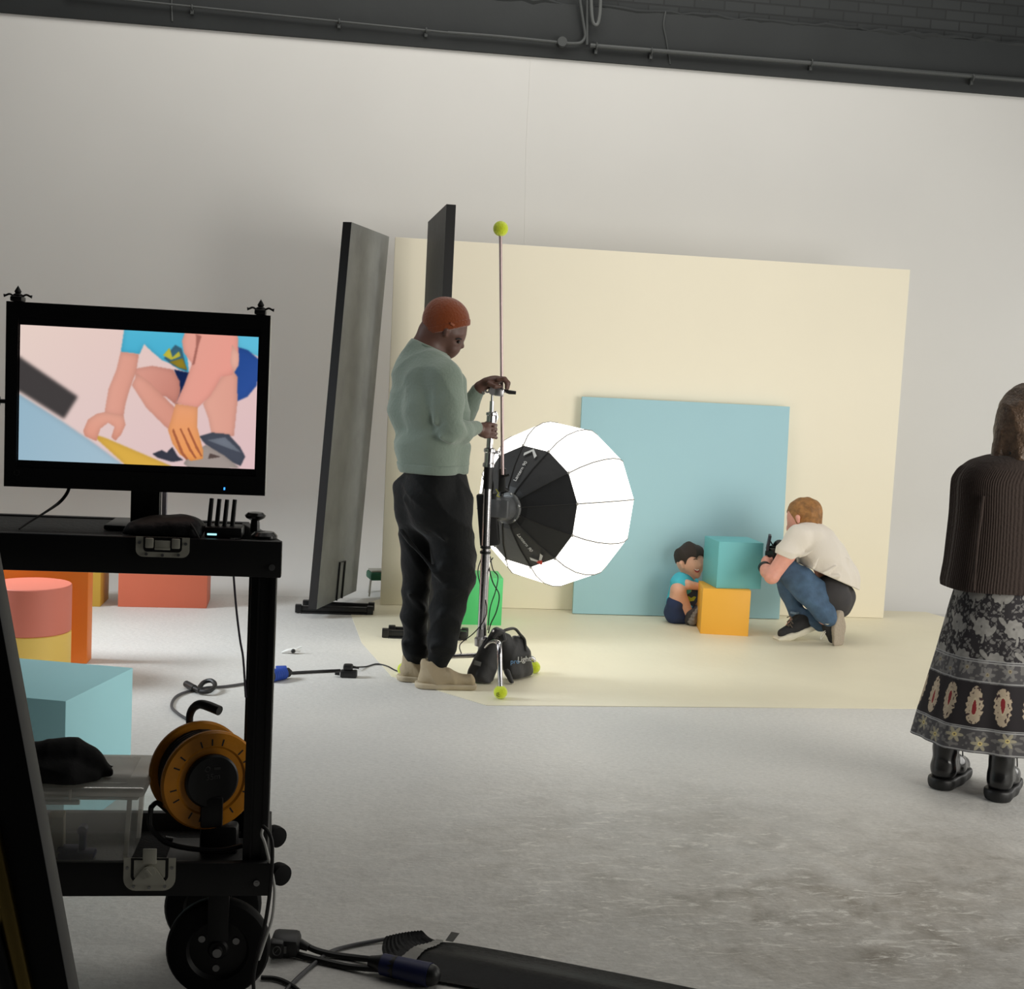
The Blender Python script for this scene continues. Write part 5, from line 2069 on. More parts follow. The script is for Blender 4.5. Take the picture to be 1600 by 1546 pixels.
s.chain([A(704, 673, -.20), A(722, 674, -.11), A(744, 668.5, -.01)], [0.060, 0.053, 0.038], 0.025)
s.chain([A(655, 572, .10), A(648, 585, .18), A(724, 648, .21), A(746, 612, .17)], [0.08, 0.075, 0.058, 0.040], 0.03)
for (a_, b_, r_) in (((716, 660, -.145), (730, 676, -.12), .012), ((722, 658, -.12), (736, 676, -.09), .010), ((710, 662, -.175), (722, 682, -.14), .012),
                     ((690, 684, -.255), (706, 690, -.24), .013), ((684, 600, -.24), (680, 660, -.235), .012), ((640, 610, -.13), (644, 680, -.12), .014), ((652, 690, -.16), (700, 694, -.18), .014)):
    s.cone(A(*a_), A(*b_), r_, r_, 0.022)
s.disp = wrinkle(0.0048, 30, (0.5, 0.3, 0.8), seed=0.6)
s.cut(A(672, 727), (0.02, 0, -1))
s.cut(A(676, 544.5), (0.40, 0.0, 0.917))
sw = s.part('sweater', 0.006, m_sweater, man)
s = Soft()
for dd, xx in ((-.10, 4), (-.03, 1), (.05, -3), (.09, -6)):
    s.cone(A(673 + xx, 722, dd), A(674 + xx, 730, dd), 0.118, 0.117, 0.03)
s.cone(A(700, 726, -.02), A(700, 733, -.02), 0.104, 0.102, 0.03)
s.cone(A(647, 718, .02), A(648, 725, .02), 0.088, 0.086, 0.03)
s.cone(A(652, 719, -.07), A(653, 726, -.07), 0.098, 0.096, 0.03)
s.cut(A(672, 723), (0.0, 0, 1))
s.cut(A(672, 738), (0.0, 0, -1))
s.part('hem_band', 0.006, m_sweater, sw)
b = B()
b.tube([A(653, 536, -.04), A(661, 538.5, -.078), A(673, 543.5, -.092), A(685, 549, -.08), A(695, 553.5, -.045), A(699, 555.5, .0)], 0.007, 8, smooth=5)
b.part('collar', mat('pale_sage_rib', (126, 140, 126), 0.9), sw)
# trousers
m_trousers = mat('black_cargo_cotton', (12, 14, 15), 0.7, spec=0.15, bump=(50, 0.3), sheen=0.08)
s = Soft()
for dd in (-.08, 0, .08):
    s.chain([A(673, 735, dd), A(674, 765, dd), A(675, 800, dd)], [0.112, 0.122, 0.12], 0.05)
s.cone(A(641, 768, .02), A(644, 800, .03), 0.09, 0.09, 0.05)
s.cone(A(700, 752, -.02), A(706, 800, -.03), 0.105, 0.108, 0.05)
s.chain([A(656, 790, .07), A(652, 880, .08), A(648, 960, .08), A(649, 1015, .08), A(649, 1032, .08)], [0.110, 0.082, 0.064, 0.062, 0.052], 0.04)
s.chain([A(697, 800, -.07), A(708, 868, -.06), A(709, 905, -.06), A(698, 960, -.05), A(691, 1005, -.05), A(687, 1028, -.05)], [0.125, 0.108, 0.098, 0.080, 0.070, 0.055], 0.04)
s.cone(A(647, 1030, .08), A(646, 1041, .08), 0.053, 0.047, 0.01)
s.cone(A(687, 1028, -.05), A(685, 1041, -.05), 0.054, 0.049, 0.01)
for (a_, b_, r_) in (((700, 862, -.155), (738, 885, -.08), .012), ((692, 885, -.15), (735, 905, -.10), .014), ((700, 915, -.15), (730, 908, -.12), .012), ((632, 780, -.10), (700, 850, -.19), .010),
                     ((628, 830, -.06), (690, 905, -.15), .010), ((640, 930, .0), (662, 950, .02), .010), ((690, 960, -.13), (712, 945, -.11), .010), ((676, 1010, -.11), (706, 1000, -.10), .012), ((632, 1005, .03), (664, 1012, .03), .012),
                     ((715, 760, -.12), (722, 800, -.14), .008)):
    s.cone(A(*a_), A(*b_), r_, r_, 0.03)
s.disp = wrinkle(0.0085, 30, (0.3, 0.2, 0.9), seed=2.4)
tr = s.part('trousers', 0.007, m_trousers, man)
# shoes
m_shoe = mat('beige_suede', (168, 152, 124), 0.8, bump=(60, 0.3))
m_sole = mat('pale_sole_rubber', (186, 172, 146), 0.6)
for (hx, hy, tx, ty, dd) in ((639, 1063, 683, 1067, .08), (668, 1065, 726, 1069, -.06)):
    h0, t0 = A(hx, hy, dd), A(tx, ty, dd - .02)
    g = 0.0
    h0[2], t0[2] = 0.045, 0.040
    d = (t0 - h0)
    sd = np.array([-d[1], d[0], 0]) / np.linalg.norm(d)
    s = Soft()
    s.cone(h0 + np.array([0, 0, 0.0]), h0 + d * 0.35, 0.046, 0.046, 0.02)
    s.cone(h0 + d * 0.35, t0 + d * 0.06, 0.048, 0.036, 0.03)
    s.cone(h0 + d * 0.1 + np.array([0, 0, 0.03]), h0 + d * 0.05 + np.array([0, 0, 0.065]), 0.044, 0.040, 0.03)
    s.cone(h0 + d * 0.2 + np.array([0, 0, 0.05]), h0 + d * 0.62 + np.array([0, 0, 0.012]), 0.036, 0.030, 0.03)
    s.cone(h0 + np.array([0, 0, 0.12]), h0 + d * 0.04 + np.array([0, 0, 0.16]), 0.034, 0.034, 0.0, -1)
    s.cone(h0 + np.array([-.012, 0, .03]), h0 + np.array([-.02, 0, .075]), 0.030, 0.022, 0.02)
    s.cone(h0 + d * 0.78 + sd * .018, t0 + d * 0.10, 0.034, 0.030, 0.02)
    s.cut((0, 0, 0.024), (0, 0, -1))
    s.disp = wrinkle(0.0045, 75, (1, 0, 0.5), seed=3)
    sh = s.part('shoe', 0.005, m_shoe, man)
    s = Soft()
    s.cone(h0 + np.array([-0.010, 0, -0.02]), h0 + d * 0.4 + np.array([0, 0, -0.02]), 0.054, 0.048, 0.02)
    s.cone(h0 + d * 0.4 + np.array([0, 0, -0.02]), t0 + d * 0.10 + np.array([0, 0, -0.018]), 0.052, 0.043, 0.02)
    s.cut((0, 0, 0.001), (0, 0, -1))
    s.cut((0, 0, 0.030), (0, 0, 1))
    s.part('sole', 0.005, m_sole, sh)
    b = B()
    for k in range(4):
        c = h0 + d * (0.36 + 0.09 * k) + np.array([0, 0, 0.072 - 0.012 * k])
        b.tube([c + sd * 0.026 + np.array([0, 0, -.012]), c + np.array([0, 0, 0.004]), c - sd * 0.026 + np.array([0, 0, -.012])], 0.003, 6)
    b.part('laces', m_sole, sh)

# ---- crouching cameraman ------------------------------------------------------
YC = 7.64


def Cc(x, y, d=0.0):
    return at(x, y, YC + d)


m_skin2 = mat('fair_skin', (224, 160, 142), 0.5, var=(40, 0.04))
cm = thing('person', 'crouching cameraman with ginger hair, off-white t-shirt and jeans behind the teal cube', 'person', gp(1275, 1004))
hf2 = np.array([-0.80, 0.50, -0.42])
HR2 = rotm(hf2)
s = Soft()
s.ell(Cc(1255, 808), (0.097, 0.076, 0.108), HR2, 0.02)
s.cone(Cc(1247, 816, .03), Cc(1240, 826, .05), 0.066, 0.045, 0.03)
s.cone(Cc(1235.5, 813, .08), Cc(1233, 818, .09), 0.012, 0.014, 0.012)
s.cone(Cc(1246.5, 808.5, -.078), Cc(1247.5, 816, -.074), 0.016, 0.010, 0.006)
s.cone(Cc(1257, 818), Cc(1263, 834), 0.052, 0.052, 0.03)
s.chain([Cc(1268, 848), Cc(1290, 880), Cc(1300, 930)], [0.085, 0.075, 0.075], 0.04)
s.cone(Cc(1250, 846, -.13), Cc(1258, 846, .13), 0.045, 0.045, 0.04)
# near arm
s.chain([Cc(1246, 842, -.16), Cc(1229, 868, -.19), Cc(1206, 901, -.19)], [0.058, 0.052, 0.044], 0.015)
s.chain([Cc(1206, 901, -.19), Cc(1199, 893, -.12), Cc(1194, 887, -.05)], [0.044, 0.042, 0.032], 0.015)
s.ell(Cc(1197, 879, .0), (0.030, 0.045, 0.038), None, 0.015)
for k in range(4):
    s.chain([Cc(1195, 884 - 4 * k, .0), Cc(1198.5, 882.5 - 4 * k, .055), Cc(1205, 881.5 - 4 * k, .07)], [0.012, 0.011, 0.0095], 0.005)
s.chain([Cc(1199, 880, -.02), Cc(1203, 875, -.005), Cc(1208, 872, .005)], [0.013, 0.012, 0.010], 0.005)
# far arm
s.chain([Cc(1256, 848, .15), Cc(1236, 872, .20), Cc(1219, 884, .12)], [0.055, 0.044, 0.032], 0.015)
s.ell(Cc(1215, 877, .09), (0.03, 0.035, 0.04), None, 0.015)
for k in range(4):
    s.chain([Cc(1215, 884 - 4 * k, .08), Cc(1211, 883 - 4 * k, .05), Cc(1207, 882 - 4 * k, .05)], [0.012, 0.0105, 0.009], 0.005)
s.chain([Cc(1218, 872, .08), Cc(1213, 868, .06), Cc(1209, 868, .05)], [0.012, 0.011, 0.009], 0.005)
# legs
s.chain([Cc(1300, 940, -.09), Cc(1231, 896, -.11), Cc(1288, 966, -.15), Cc(1300, 966, -.16)], [0.055, 0.050, 0.038, 0.036], 0.02)
s.chain([Cc(1300, 940, .09), Cc(1226, 893, .10), Cc(1246, 966, .05)], [0.055, 0.050, 0.038], 0.02)
s.chain([Cc(1246, 966, .05), Cc(1232, 984, .03)], [0.038, 0.03], 0.02)
s.chain([Cc(1301, 968, -.16), Cc(1307, 996, -.15)], [0.036, 0.03], 0.02)
cb = s.part('body', 0.0055, m_skin2, cm)
# hair
s = Soft()
s.ell(Cc(1257, 805), (0.105, 0.086, 0.112), HR2, 0.02)
s.ell(Cc(1262, 800, -.01), (0.090, 0.082, 0.085), HR2, 0.02)
s.cone(Cc(1245, 796, .05), Cc(1238, 801, .07), 0.05, 0.03, 0.03)
s.cone(Cc(1270, 812, .0), Cc(1273, 823, .0), 0.060, 0.048, 0.02)
s.ell(Cc(1230, 817, .06), (0.07, 0.08, 0.05), HR2, 0.02, -1)
s.cone(Cc(1246.5, 808, -.10), Cc(1247.5, 818, -.10), 0.024, 0.020, 0.004, -1)
s.disp = wrinkle(0.004, 70, (0.8, 0.5, 0.2), seed=7)
s.cut(Cc(1262, 824), (-.15, 0, -1))
s.part('hair', 0.0045, mat('ginger_hair', (150, 104, 54), 0.6, var=(35, 0.35), bump=(60, 0.8)), cm)
# t-shirt
m_tee = mat('off_white_cotton', (222, 214, 202), 0.85, bump=(40, 0.25), sheen=0.2)
s = Soft()
s.chain([Cc(1264, 831), Cc(1272, 846)], [0.088, 0.13], 0.05)
for dd, xx in ((-.08, -3), (.0, 4), (.09, 6)):
    s.chain([Cc(1268 + xx, 846, dd), Cc(1284 + xx, 872, dd), Cc(1295 + xx, 902, dd), Cc(1298 + xx, 922, dd)], [0.105, 0.128, 0.138, 0.142], 0.05)
s.cone(Cc(1318, 905, .0), Cc(1314, 930, .0), 0.100, 0.095, 0.05)
s.chain([Cc(1262, 838, -.08), Cc(1246, 842, -.155), Cc(1228, 864, -.19)], [0.082, 0.076, 0.066], 0.03)
s.cone(Cc(1227, 866, -.19), Cc(1224, 871, -.195), 0.066, 0.062, 0.005)
s.chain([Cc(1268, 838, .10), Cc(1258, 842, .16), Cc(1240, 868, .19)], [0.080, 0.072, 0.064], 0.03)
for (a_, b_, r_) in (((1250, 870, -.20), (1276, 858, -.235), .009), ((1276, 905, -.24), (1306, 885, -.235), .011), ((1272, 908, -.23), (1312, 900, -.24), .010), ((1325, 875, -.13), (1318, 930, -.15), .010), ((1262, 905, -.22), (1280, 870, -.24), .008),
                     ((1268, 912, -.22), (1300, 912, -.25), .010)):
    s.cone(Cc(*a_), Cc(*b_), r_, r_, 0.026)
s.disp = wrinkle(0.0060, 32, (0.7, 0.2, 0.6), seed=1.9)
s.cut(Cc(1223, 868, -.19), (-0.62, 0, -0.66)) if False else None
s.cut(Cc(1296, 933), (0.27, 0, -1))
s.cut(Cc(1222, 869, -.19), (-0.36, 0, -0.93))
tee = s.part('t_shirt', 0.0055, m_tee, cm)
# waistband and seat
s = Soft()
for dd in (-.09, 0, .09):
    s.cone(Cc(1298, 928, dd), Cc(1304, 938, dd), 0.118, 0.105, 0.04)
s.cone(Cc(1318, 932, .0), Cc(1312, 948, .0), 0.075, 0.068, 0.04)
s.part('boxer_shorts', 0.006, mat('charcoal_jersey', (58, 56, 58), 0.85, bump=(40, 0.2)), cm)
m_jean = mat('blue_denim', (70, 96, 124), 0.8, var=(14, 0.28), bump=(70, 0.4))
m_jean2 = m_jean
s = Soft()
s.chain([Cc(1290, 943, -.10), Cc(1252, 906, -.14), Cc(1233, 894, -.12)], [0.092, 0.082, 0.068], 0.03)
s.chain([Cc(1233, 894, -.12), Cc(1258, 926, -.16), Cc(1284, 957, -.17), Cc(1296, 966, -.17)], [0.068, 0.066, 0.055, 0.052], 0.025)
s.chain([Cc(1292, 940, .10), Cc(1250, 905, .12), Cc(1226, 892, .10)], [0.092, 0.082, 0.068], 0.03)
s.chain([Cc(1226, 892, .10), Cc(1234, 925, .08), Cc(1244, 956, .05)], [0.070, 0.064, 0.052], 0.025)
s.chain([Cc(1256, 962, .0), Cc(1282, 976, -.03)], [0.045, 0.050], 0.03)
for k in range(5):
    s.cone(Cc(1233 + 2 * k, 908 + 9 * k, .02), Cc(1247 + 2 * k, 906 + 9 * k, .03), 0.006, 0.006, 0.02)
s.disp = wrinkle(0.0060, 42, (0.5, 0.2, 0.8), seed=3.3)
s.part('jeans', 0.006, m_jean, cm)
b = B()
b.tube([Cc(1235, 957.5, .0), Cc(1243, 959, -.015), Cc(1254, 957.5, .0)], 0.008, 8)
b.part('turn_up', mat('pale_denim', (126, 146, 164), 0.85), cm)
# wrist watch
b = B()
w0, w1_ = Cc(1196.5, 889.5, -.085), Cc(1193.5, 886, -.04)
b.lathe([(0.037, -0.016), (0.040, -0.012), (0.040, 0.012), (0.037, 0.016)], (w0 + w1_) / 2, w1_ - w0, 24, caps=True)
b.part('wristwatch', m_black, cm)
# shoes
m_canvas = mat('black_canvas', (38, 38, 40), 0.8, bump=(60, 0.3))
m_sole_c = mat('cream_rubber', (226, 220, 200), 0.6)
m_tread = mat('grey_brown_tread', (168, 156, 140), 0.75, bump=(80, 0.6))
m_lace = mat('white_lace', (214, 210, 200), 0.8)
# front foot, flat toe with raised heel
h0, t0 = Cc(1264, 976, .0), gp(1222, 993, 0.03)
d = t0 - h0
s = Soft()
s.chain([h0 + np.array([0, 0, .02]), h0 + d * 0.45 + np.array([0, 0, .02]), t0 + np.array([0.0, 0, 0.012])], [0.042, 0.042, 0.030], 0.03)
s.cone(h0 + d * 0.25 + np.array([0, 0, .05]), Cc(1246, 962, .05), 0.044, 0.046, 0.03)
sh = s.part('shoe', 0.0055, m_canvas, cm)
dl = d / np.linalg.norm(d)
RS = rotm(dl)
s = Soft()
for k_, (w_, l_) in enumerate(((0.036, 0.05), (0.040, 0.06), (0.034, 0.045))):
    cc_ = h0 + d * (0.12 + 0.42 * k_) + np.array([0, 0, -0.022 + 0.006 * (k_ == 2)])
    s.box(cc_, (l_, w_, 0.008), RS, 0.010, 0.02)
s.cut((0, 0, 0.002), (0, 0, -1))
s.part('sole', 0.005, m_sole_c, sh)
b = B()
for (x1, y1, x2, y2, dd) in ((1232, 966, 1238, 969, -.02), (1232, 973, 1239, 975, -.02), (1231, 979, 1238, 981, -.02)):
    b.tube([Cc(x1 - 2, y1 - 1, dd - .02), Cc((x1 + x2) / 2, y1 - 3, dd - .05), Cc(x2, y2, dd - .04)], 0.004, 6)
b.tube([Cc(1237, 966, -.06), Cc(1231, 971, -.06), Cc(1232, 979, -.06), Cc(1236, 974, -.07)], 0.003, 6, smooth=4)
b.part('laces', mat('brown_grey_lace', (96, 86, 76), 0.8), sh)
# near foot on its toes, sole turned to the camera
s = Soft()
h0, t0 = Cc(1306, 960, -.15), gp(1309, 1002, 0.03)
s.chain([h0 + np.array([-.015, .03, 0]), (h0 + t0) / 2 + np.array([-.03, .03, 0]), t0 + np.array([-.02, .03, .01])], [0.042, 0.044, 0.032], 0.03)
s.cone(Cc(1297, 968, -.14), Cc(1288, 962, -.16), 0.045, 0.045, 0.03)
sh = s.part('shoe', 0.0055, m_canvas, cm)
s = Soft()
sn = np.array([0.42, -0.90, -0.05])
sn /= np.linalg.norm(sn)
s.chain([h0 + sn * 0.012, (h0 + t0) / 2 + sn * 0.012, t0 + sn * 0.012 + np.array([0, 0, 0.0])], [0.040, 0.046, 0.044], 0.03)
pm = (h0 + t0) / 2
s.cut(pm + sn * 0.030, sn)
s.cut(pm + sn * 0.002, -sn)
s.cut((0, 0, 0.002), (0, 0, -1))
sl = s.part('sole', 0.005, m_tread, sh)
b = B()
b.cyl(Cc(1293, 972, -.195), Cc(1292.6, 972, -.203), 0.018)
b.part('ankle_patch', m_sole_c, sh)
b = B()
b.tube([Cc(1290, 986, -.15), Cc(1284, 990, -.17), Cc(1282, 999, -.17), Cc(1286, 994, -.17), Cc(1290, 988, -.17)], 0.003, 6, smooth=4)
b.part('laces', m_lace, sh)

# camera rig in his hands
rig = thing('cinema_camera', 'small black cinema camera rig held by the crouching cameraman', 'camera', Cc(1212, 885, .05))
b = B()
c = Cc(1217, 865, .06)
b.box(c, (0.11, 0.10, 0.10), rot3(0.5), bev=0.02)
b.cyl(c + np.array([-0.03, -0.02, 0.0]), c + np.array([-0.075, -0.04, -0.005]), 0.040)
b.ball(c + np.array([0.0, 0.0, 0.045]), 0.042, 14)
b.part('camera_body', m_black, rig)
b = B()
b.box(Cc(1201, 848, .05), (0.018, 0.11, 0.098), rot3(-0.30, 0, math.radians(7)), bev=0.004)
b.part('monitor_screen', mat('dark_monitor_back', (52, 50, 62), 0.5), rig)
b = B()
b.tube([Cc(1203, 845, .05), Cc(1208, 853, .05)], 0.004, 6)
b.tube([Cc(1201, 860, .05), Cc(1206, 864, .05)], 0.005, 6)
b.tube([Cc(1203, 872, .03), Cc(1210, 870, .05)], 0.010, 8)
b.part('support_arm', m_black, rig)

# ---- boy -----------------------------------------------------------------------
YBY = 8.14


def K(x, y, d=0.0):
    return at(x, y, YBY + d)


m_skin3 = mat('child_skin', (226, 172, 146), 0.5, var=(40, 0.03))
boy = thing('person', 'laughing boy in turquoise t-shirt and navy shorts sitting behind the stacked cubes', 'person', gp(1062, 973))
hf3 = np.array([0.80, -0.58, -0.02])
HR3 = rotm(hf3)
s = Soft()
s.ell(K(1077.5, 875), (0.092, 0.074, 0.098), HR3, 0.02)
s.ell(K(1085, 884, -.03), (0.06, 0.06, 0.062), HR3, 0.03)
s.cone(K(1087, 894, -.035), K(1088.5, 898, -.045), 0.034, 0.026, 0.02)
s.cone(K(1092.2, 879, -.075), K(1093.8, 884, -.082), 0.007, 0.010, 0.008)
s.cone(K(1065, 880.5, -.045), K(1067, 887, -.045), 0.018, 0.010, 0.006)
s.cone(K(1076, 895), K(1072, 908), 0.042, 0.045, 0.02)
s.chain([K(1070, 912), K(1063, 940), K(1060, 958)], [0.065, 0.07, 0.075], 0.03)
s.chain([K(1060, 909, -.075), K(1074, 914, -.11), K(1093, 917, -.10)], [0.036, 0.030, 0.024], 0.012)
s.ell(K(1098, 918, -.095), (0.026, 0.02, 0.015), None, 0.01)
for k in range(4):
    s.chain([K(1101, 916 + 1.6 * k, -.095), K(1107, 917 + 1.6 * k, -.095), K(1110, 920 + 1.4 * k, -.095)], [0.0065, 0.006, 0.005], 0.003)
s.cone(K(1098, 914, -.095), K(1104, 911, -.095), 0.007, 0.006, 0.004)
s.chain([K(1075, 908, .075), K(1094, 916, .08), K(1112, 920, .02)], [0.036, 0.030, 0.024], 0.012)
s.chain([K(1058, 958, -.06), K(1059, 922, -.12), K(1078, 964, -.11)], [0.058, 0.046, 0.031], 0.012)
s.cone(K(1056, 945, -.10), K(1060, 925, -.12), 0.05, 0.044, 0.02)
s.chain([K(1064, 958, .06), K(1084, 926, .08), K(1100, 964, .06)], [0.058, 0.044, 0.03], 0.012)
s.chain([K(1079, 966, -.11), K(1087, 968, -.12)], [0.028, 0.024], 0.01)
s.chain([K(1101, 966, .06), K(1110, 970, .05)], [0.028, 0.024], 0.01)
kb = s.part('body', 0.004, m_skin3, boy)
b = B()
b.ball(K(1086.6, 877.6, -.082), 0.0062, 10, (1, 1, 0.6))
b.ball(K(1093.6, 877.2, -.066), 0.0058, 10, (1, 1, 0.6))
b.part('eyes', mat('eye_dark', (40, 30, 28), 0.25), kb)
b = B()
b.tube([K(1083.6, 874.6, -.083), K(1086.5, 873.4, -.086), K(1089.5, 874.4, -.086)], 0.0025, 6)
b.part('eyebrow', mat('dark_brown_hair', (52, 42, 38), 0.75), kb)
b = B()
b.tube([K(1084.4, 890.0, -.092), K(1087.5, 893.4, -.098), K(1091, 893.6, -.098), K(1093.2, 890.6, -.09)], [0.002, 0.0055, 0.0055, 0.002], 8, smooth=4)
b.part('smiling_mouth', mat('red_mouth', (176, 74, 74), 0.4), kb)
b = B()
b.tube([K(1085.5, 889.8, -.099), K(1088.5, 891.4, -.105), K(1091.8, 890.6, -.10)], 0.0026, 6, smooth=3)
b.part('teeth', mat('tooth_white', (238, 230, 220), 0.3), kb)
s = Soft()
s.ell(K(1077, 869.5), (0.098, 0.082, 0.088), HR3, 0.02)
s.cone(K(1080, 859, -.02), K(1089, 862, -.05), 0.046, 0.034, 0.03)
s.cone(K(1090, 862, -.05), K(1094, 868, -.06), 0.026, 0.014, 0.02)
s.cone(K(1066, 872, .02), K(1065, 880, .03), 0.045, 0.035, 0.02)
s.ell(K(1089, 883, -.05), (0.075, 0.085, 0.060), HR3, 0.012, -1)
s.cone(K(1065, 880, -.06), K(1067, 888, -.06), 0.022, 0.020, 0.003, -1)
s.cut(K(1070, 882), (0.1, 0, -1))
s.disp = wrinkle(0.0065, 90, (0.8, 0.4, 0.3), seed=6)
s.part('hair', 0.004, mat('dark_brown_hair', (52, 42, 38), 0.75), boy)
s = Soft()
s.chain([K(1072, 906), K(1067, 918), K(1062, 940), K(1059, 956)], [0.058, 0.078, 0.082, 0.085], 0.03)
s.cone(K(1071, 910, .06), K(1066, 912, -.06), 0.058, 0.058, 0.03)
s.chain([K(1062, 906, -.065), K(1059, 911, -.085), K(1064, 914, -.10)], [0.050, 0.046, 0.040], 0.02)
s.cone(K(1076, 908, .07), K(1086, 914, .085), 0.048, 0.040, 0.02)
s.cone(K(1077, 894), K(1073, 908), 0.046, 0.046, 0.004, -1)
s.disp = wrinkle(0.0025, 50, (0.5, 0.2, 0.8), seed=4.2)
ts = s.part('t_shirt', 0.0045, mat('turquoise_cotton', (74, 188, 208), 0.85), boy)
b = B()
m_pr = mat('navy_shirt_print', (58, 66, 84), 0.8)
b.prism([(-.04, .05), (.045, .045), (.05, -.03), (.02, -.075), (-.02, -.05), (-.045, -.01)], K(1080, 931, -.075), (1, 0.12, 0), (0, 0, 1), 0.004)
b.part('shirt_print', m_pr, ts, smooth=0)
b = B()
b.prism([(-.03, -.02), (-.01, -.035), (.02, -.03), (.035, -.005), (.02, .0), (.0, -.012), (-.02, .002)], K(1080, 932, -.0815), (1, 0.12, 0), (0, 0, 1), 0.002)
b.prism([(-.03, .045), (.0, .042), (.012, .028), (-.015, .022)], K(1078, 931, -.0815), (1, 0.12, 0), (0, 0, 1), 0.002)
b.part('shirt_print', mat('lime_shirt_print', (188, 196, 62), 0.8), ts, smooth=0)
s = Soft()
s.cone(K(1058, 956, -.05), K(1062, 960, .06), 0.082, 0.082, 0.03)
s.chain([K(1056, 955, -.07), K(1055, 944, -.105)], [0.070, 0.060], 0.03)
s.cone(K(1056, 962, -.07), K(1072, 968, -.09), 0.060, 0.030, 0.03)
s.chain([K(1066, 957, .06), K(1076, 944, .08)], [0.064, 0.054], 0.03)
s.cut((0, 0, 0.002), (0, 0, -1))
s.disp = wrinkle(0.003, 45, (0.4, 0.3, 0.8), seed=1.1)
s.part('shorts', 0.0045, mat('navy_cotton', (42, 56, 92), 0.85), boy)
for (hx, hy, tx, ty, dd) in ((1078, 970, 1090, 957, -.13), (1102, 972, 1113, 958, .04)):
    h0, t0 = K(hx, hy, dd), K(tx, ty, dd)
    h0[2] = max(h0[2], 0.034)
    s = Soft()
    s.chain([h0, (h0 + t0) / 2, t0 + np.array([0, 0, .02])], [0.032, 0.032, 0.026], 0.02)
    s.cone(h0, h0 + np.array([-.005, 0, .045]), 0.03, 0.028, 0.02)
    s.cut((0, 0, 0.002), (0, 0, -1))
    sh = s.part('shoe', 0.004, mat('dark_grey_shoe', (62, 60, 62), 0.7), boy)
    s = Soft()
    s.chain([h0 + np.array([.006, -.03, -.004]), (h0 + t0) / 2 + np.array([.01, -.032, 0]), t0 + np.array([.006, -.03, .02])], [0.028, 0.033, 0.026], 0.02)
    m_ = (h0 + t0) / 2 + np.array([.01, -.032, 0])
    s.cut(m_ + np.array([0.008, -.012, 0]), (0.55, -0.83, 0))
    s.cut((0, 0, 0.002), (0, 0, -1))
    s.disp = lambda x, y, z: 0.002 * np.sign(np.sin(260 * (z + 0.3 * x))) + 0 * y
    s.part('sole', 0.0035, mat('grey_ridged_sole', (132, 126, 120), 0.8), sh)

# ---- woman at the right edge ---------------------------------------------------
YW = 4.62


def Wm(x, y, d=0.0):
    return at(x, y, YW + d)


wom = thing('person', 'woman seen from behind in a brown knit cape, long printed skirt and black boots', 'person', gp(1528, 1250))
hx_ = float(Wm(1598, 660)[0])
s = Soft()
hd = Wm(1599, 650)
s.ell(hd, (0.078, 0.095, 0.108), None, 0.02)
s.cone(hd + np.array([0, 0.03, -0.02]), hd + np.array([0, 0.06, -0.085]), 0.066, 0.045, 0.03)
s.cone(hd + np.array([0, 0.10, -0.01]), hd + np.array([0, 0.112, -0.03]), 0.010, 0.013, 0.012)
s.cone(hd + np.array([0, 0, -0.09]), hd + np.array([0, -0.02, -0.20]), 0.055, 0.058, 0.03)
zsh = float(Wm(1500, 735)[2])
bx_ = float(hd[0])
for sg in (-1, 1):
    s.cone((bx_ + sg * 0.04, YW, zsh), (bx_ + sg * 0.16, YW, zsh - 0.03), 0.06, 0.05, 0.04)
    s.chain([(bx_ + sg * 0.165, YW, zsh - 0.05), (bx_ + sg * 0.185, YW + 0.02, zsh - 0.30), (bx_ + sg * 0.04, YW + 0.15, zsh - 0.27)], [0.045, 0.038, 0.027], 0.02)
    s.ell((bx_ - sg * 0.01, YW + 0.165, zsh - 0.265), (0.045, 0.02, 0.035), None, 0.02)
    for k in range(4):
        s.chain([(bx_ - sg * 0.05, YW + 0.17, zsh - 0.24 - 0.018 * k), (bx_ - sg * 0.085, YW + 0.165, zsh - 0.24 - 0.018 * k), (bx_ - sg * 0.10, YW + 0.145, zsh - 0.24 - 0.018 * k)], [0.008, 0.0075, 0.0065], 0.004)
    s.cone((bx_, YW + 0.17, zsh - 0.235), (bx_ - sg * 0.03, YW + 0.175, zsh - 0.21), 0.009, 0.008, 0.005)
s.chain([(bx_, YW, zsh - 0.05), (bx_, YW, zsh - 0.30), (bx_, YW, zsh - 0.50)], [0.12, 0.11, 0.14], 0.05)
b1, b2 = gp(1477, 1236), gp(1566, 1255)
for bq_, sg in ((b1, -1), (b2, 1)):
    s.chain([(bx_ + sg * 0.08, YW, zsh - 0.52), (float(bq_[0]), (bq_[1] + YW) / 2 + .03, 0.45), (float(bq_[0]) + .01, float(bq_[1]) + 0.05, 0.10)], [0.085, 0.055, 0.036], 0.03)
    s.cone((float(bq_[0]) + .01, float(bq_[1]) + 0.05, 0.085), (float(bq_[0]) + .04, float(bq_[1]) + 0.15, 0.06), 0.03, 0.024, 0.02)
wb = s.part('body', 0.007, mat('pale_skin', (214, 160, 140), 0.55), wom)
s = Soft()
s.ell(hd + np.array([0, -0.01, 0.012]), (0.095, 0.105, 0.112), None, 0.03)
for k in range(15):
    a = math.radians(180 + 180 * k / 14)
    u_ = np.array([math.cos(a), math.sin(a) * 0.95, 0])
    ln = -0.165 - 0.012 * math.sin(k * 2.1)
    s.chain([hd + u_ * 0.070 + np.array([0, -.005, 0.03]), hd + u_ * 0.086 + np.array([0, -.005, -0.06]), hd + u_ * (0.106 + 0.010 * math.sin(k * 1.7)) + np.array([0, -.005, ln])], [0.036, 0.030, 0.014 + 0.006 * (k % 2)], 0.012)
s.ell(hd + np.array([0, 0.095, -0.04]), (0.07, 0.06, 0.085), None, 0.01, -1)
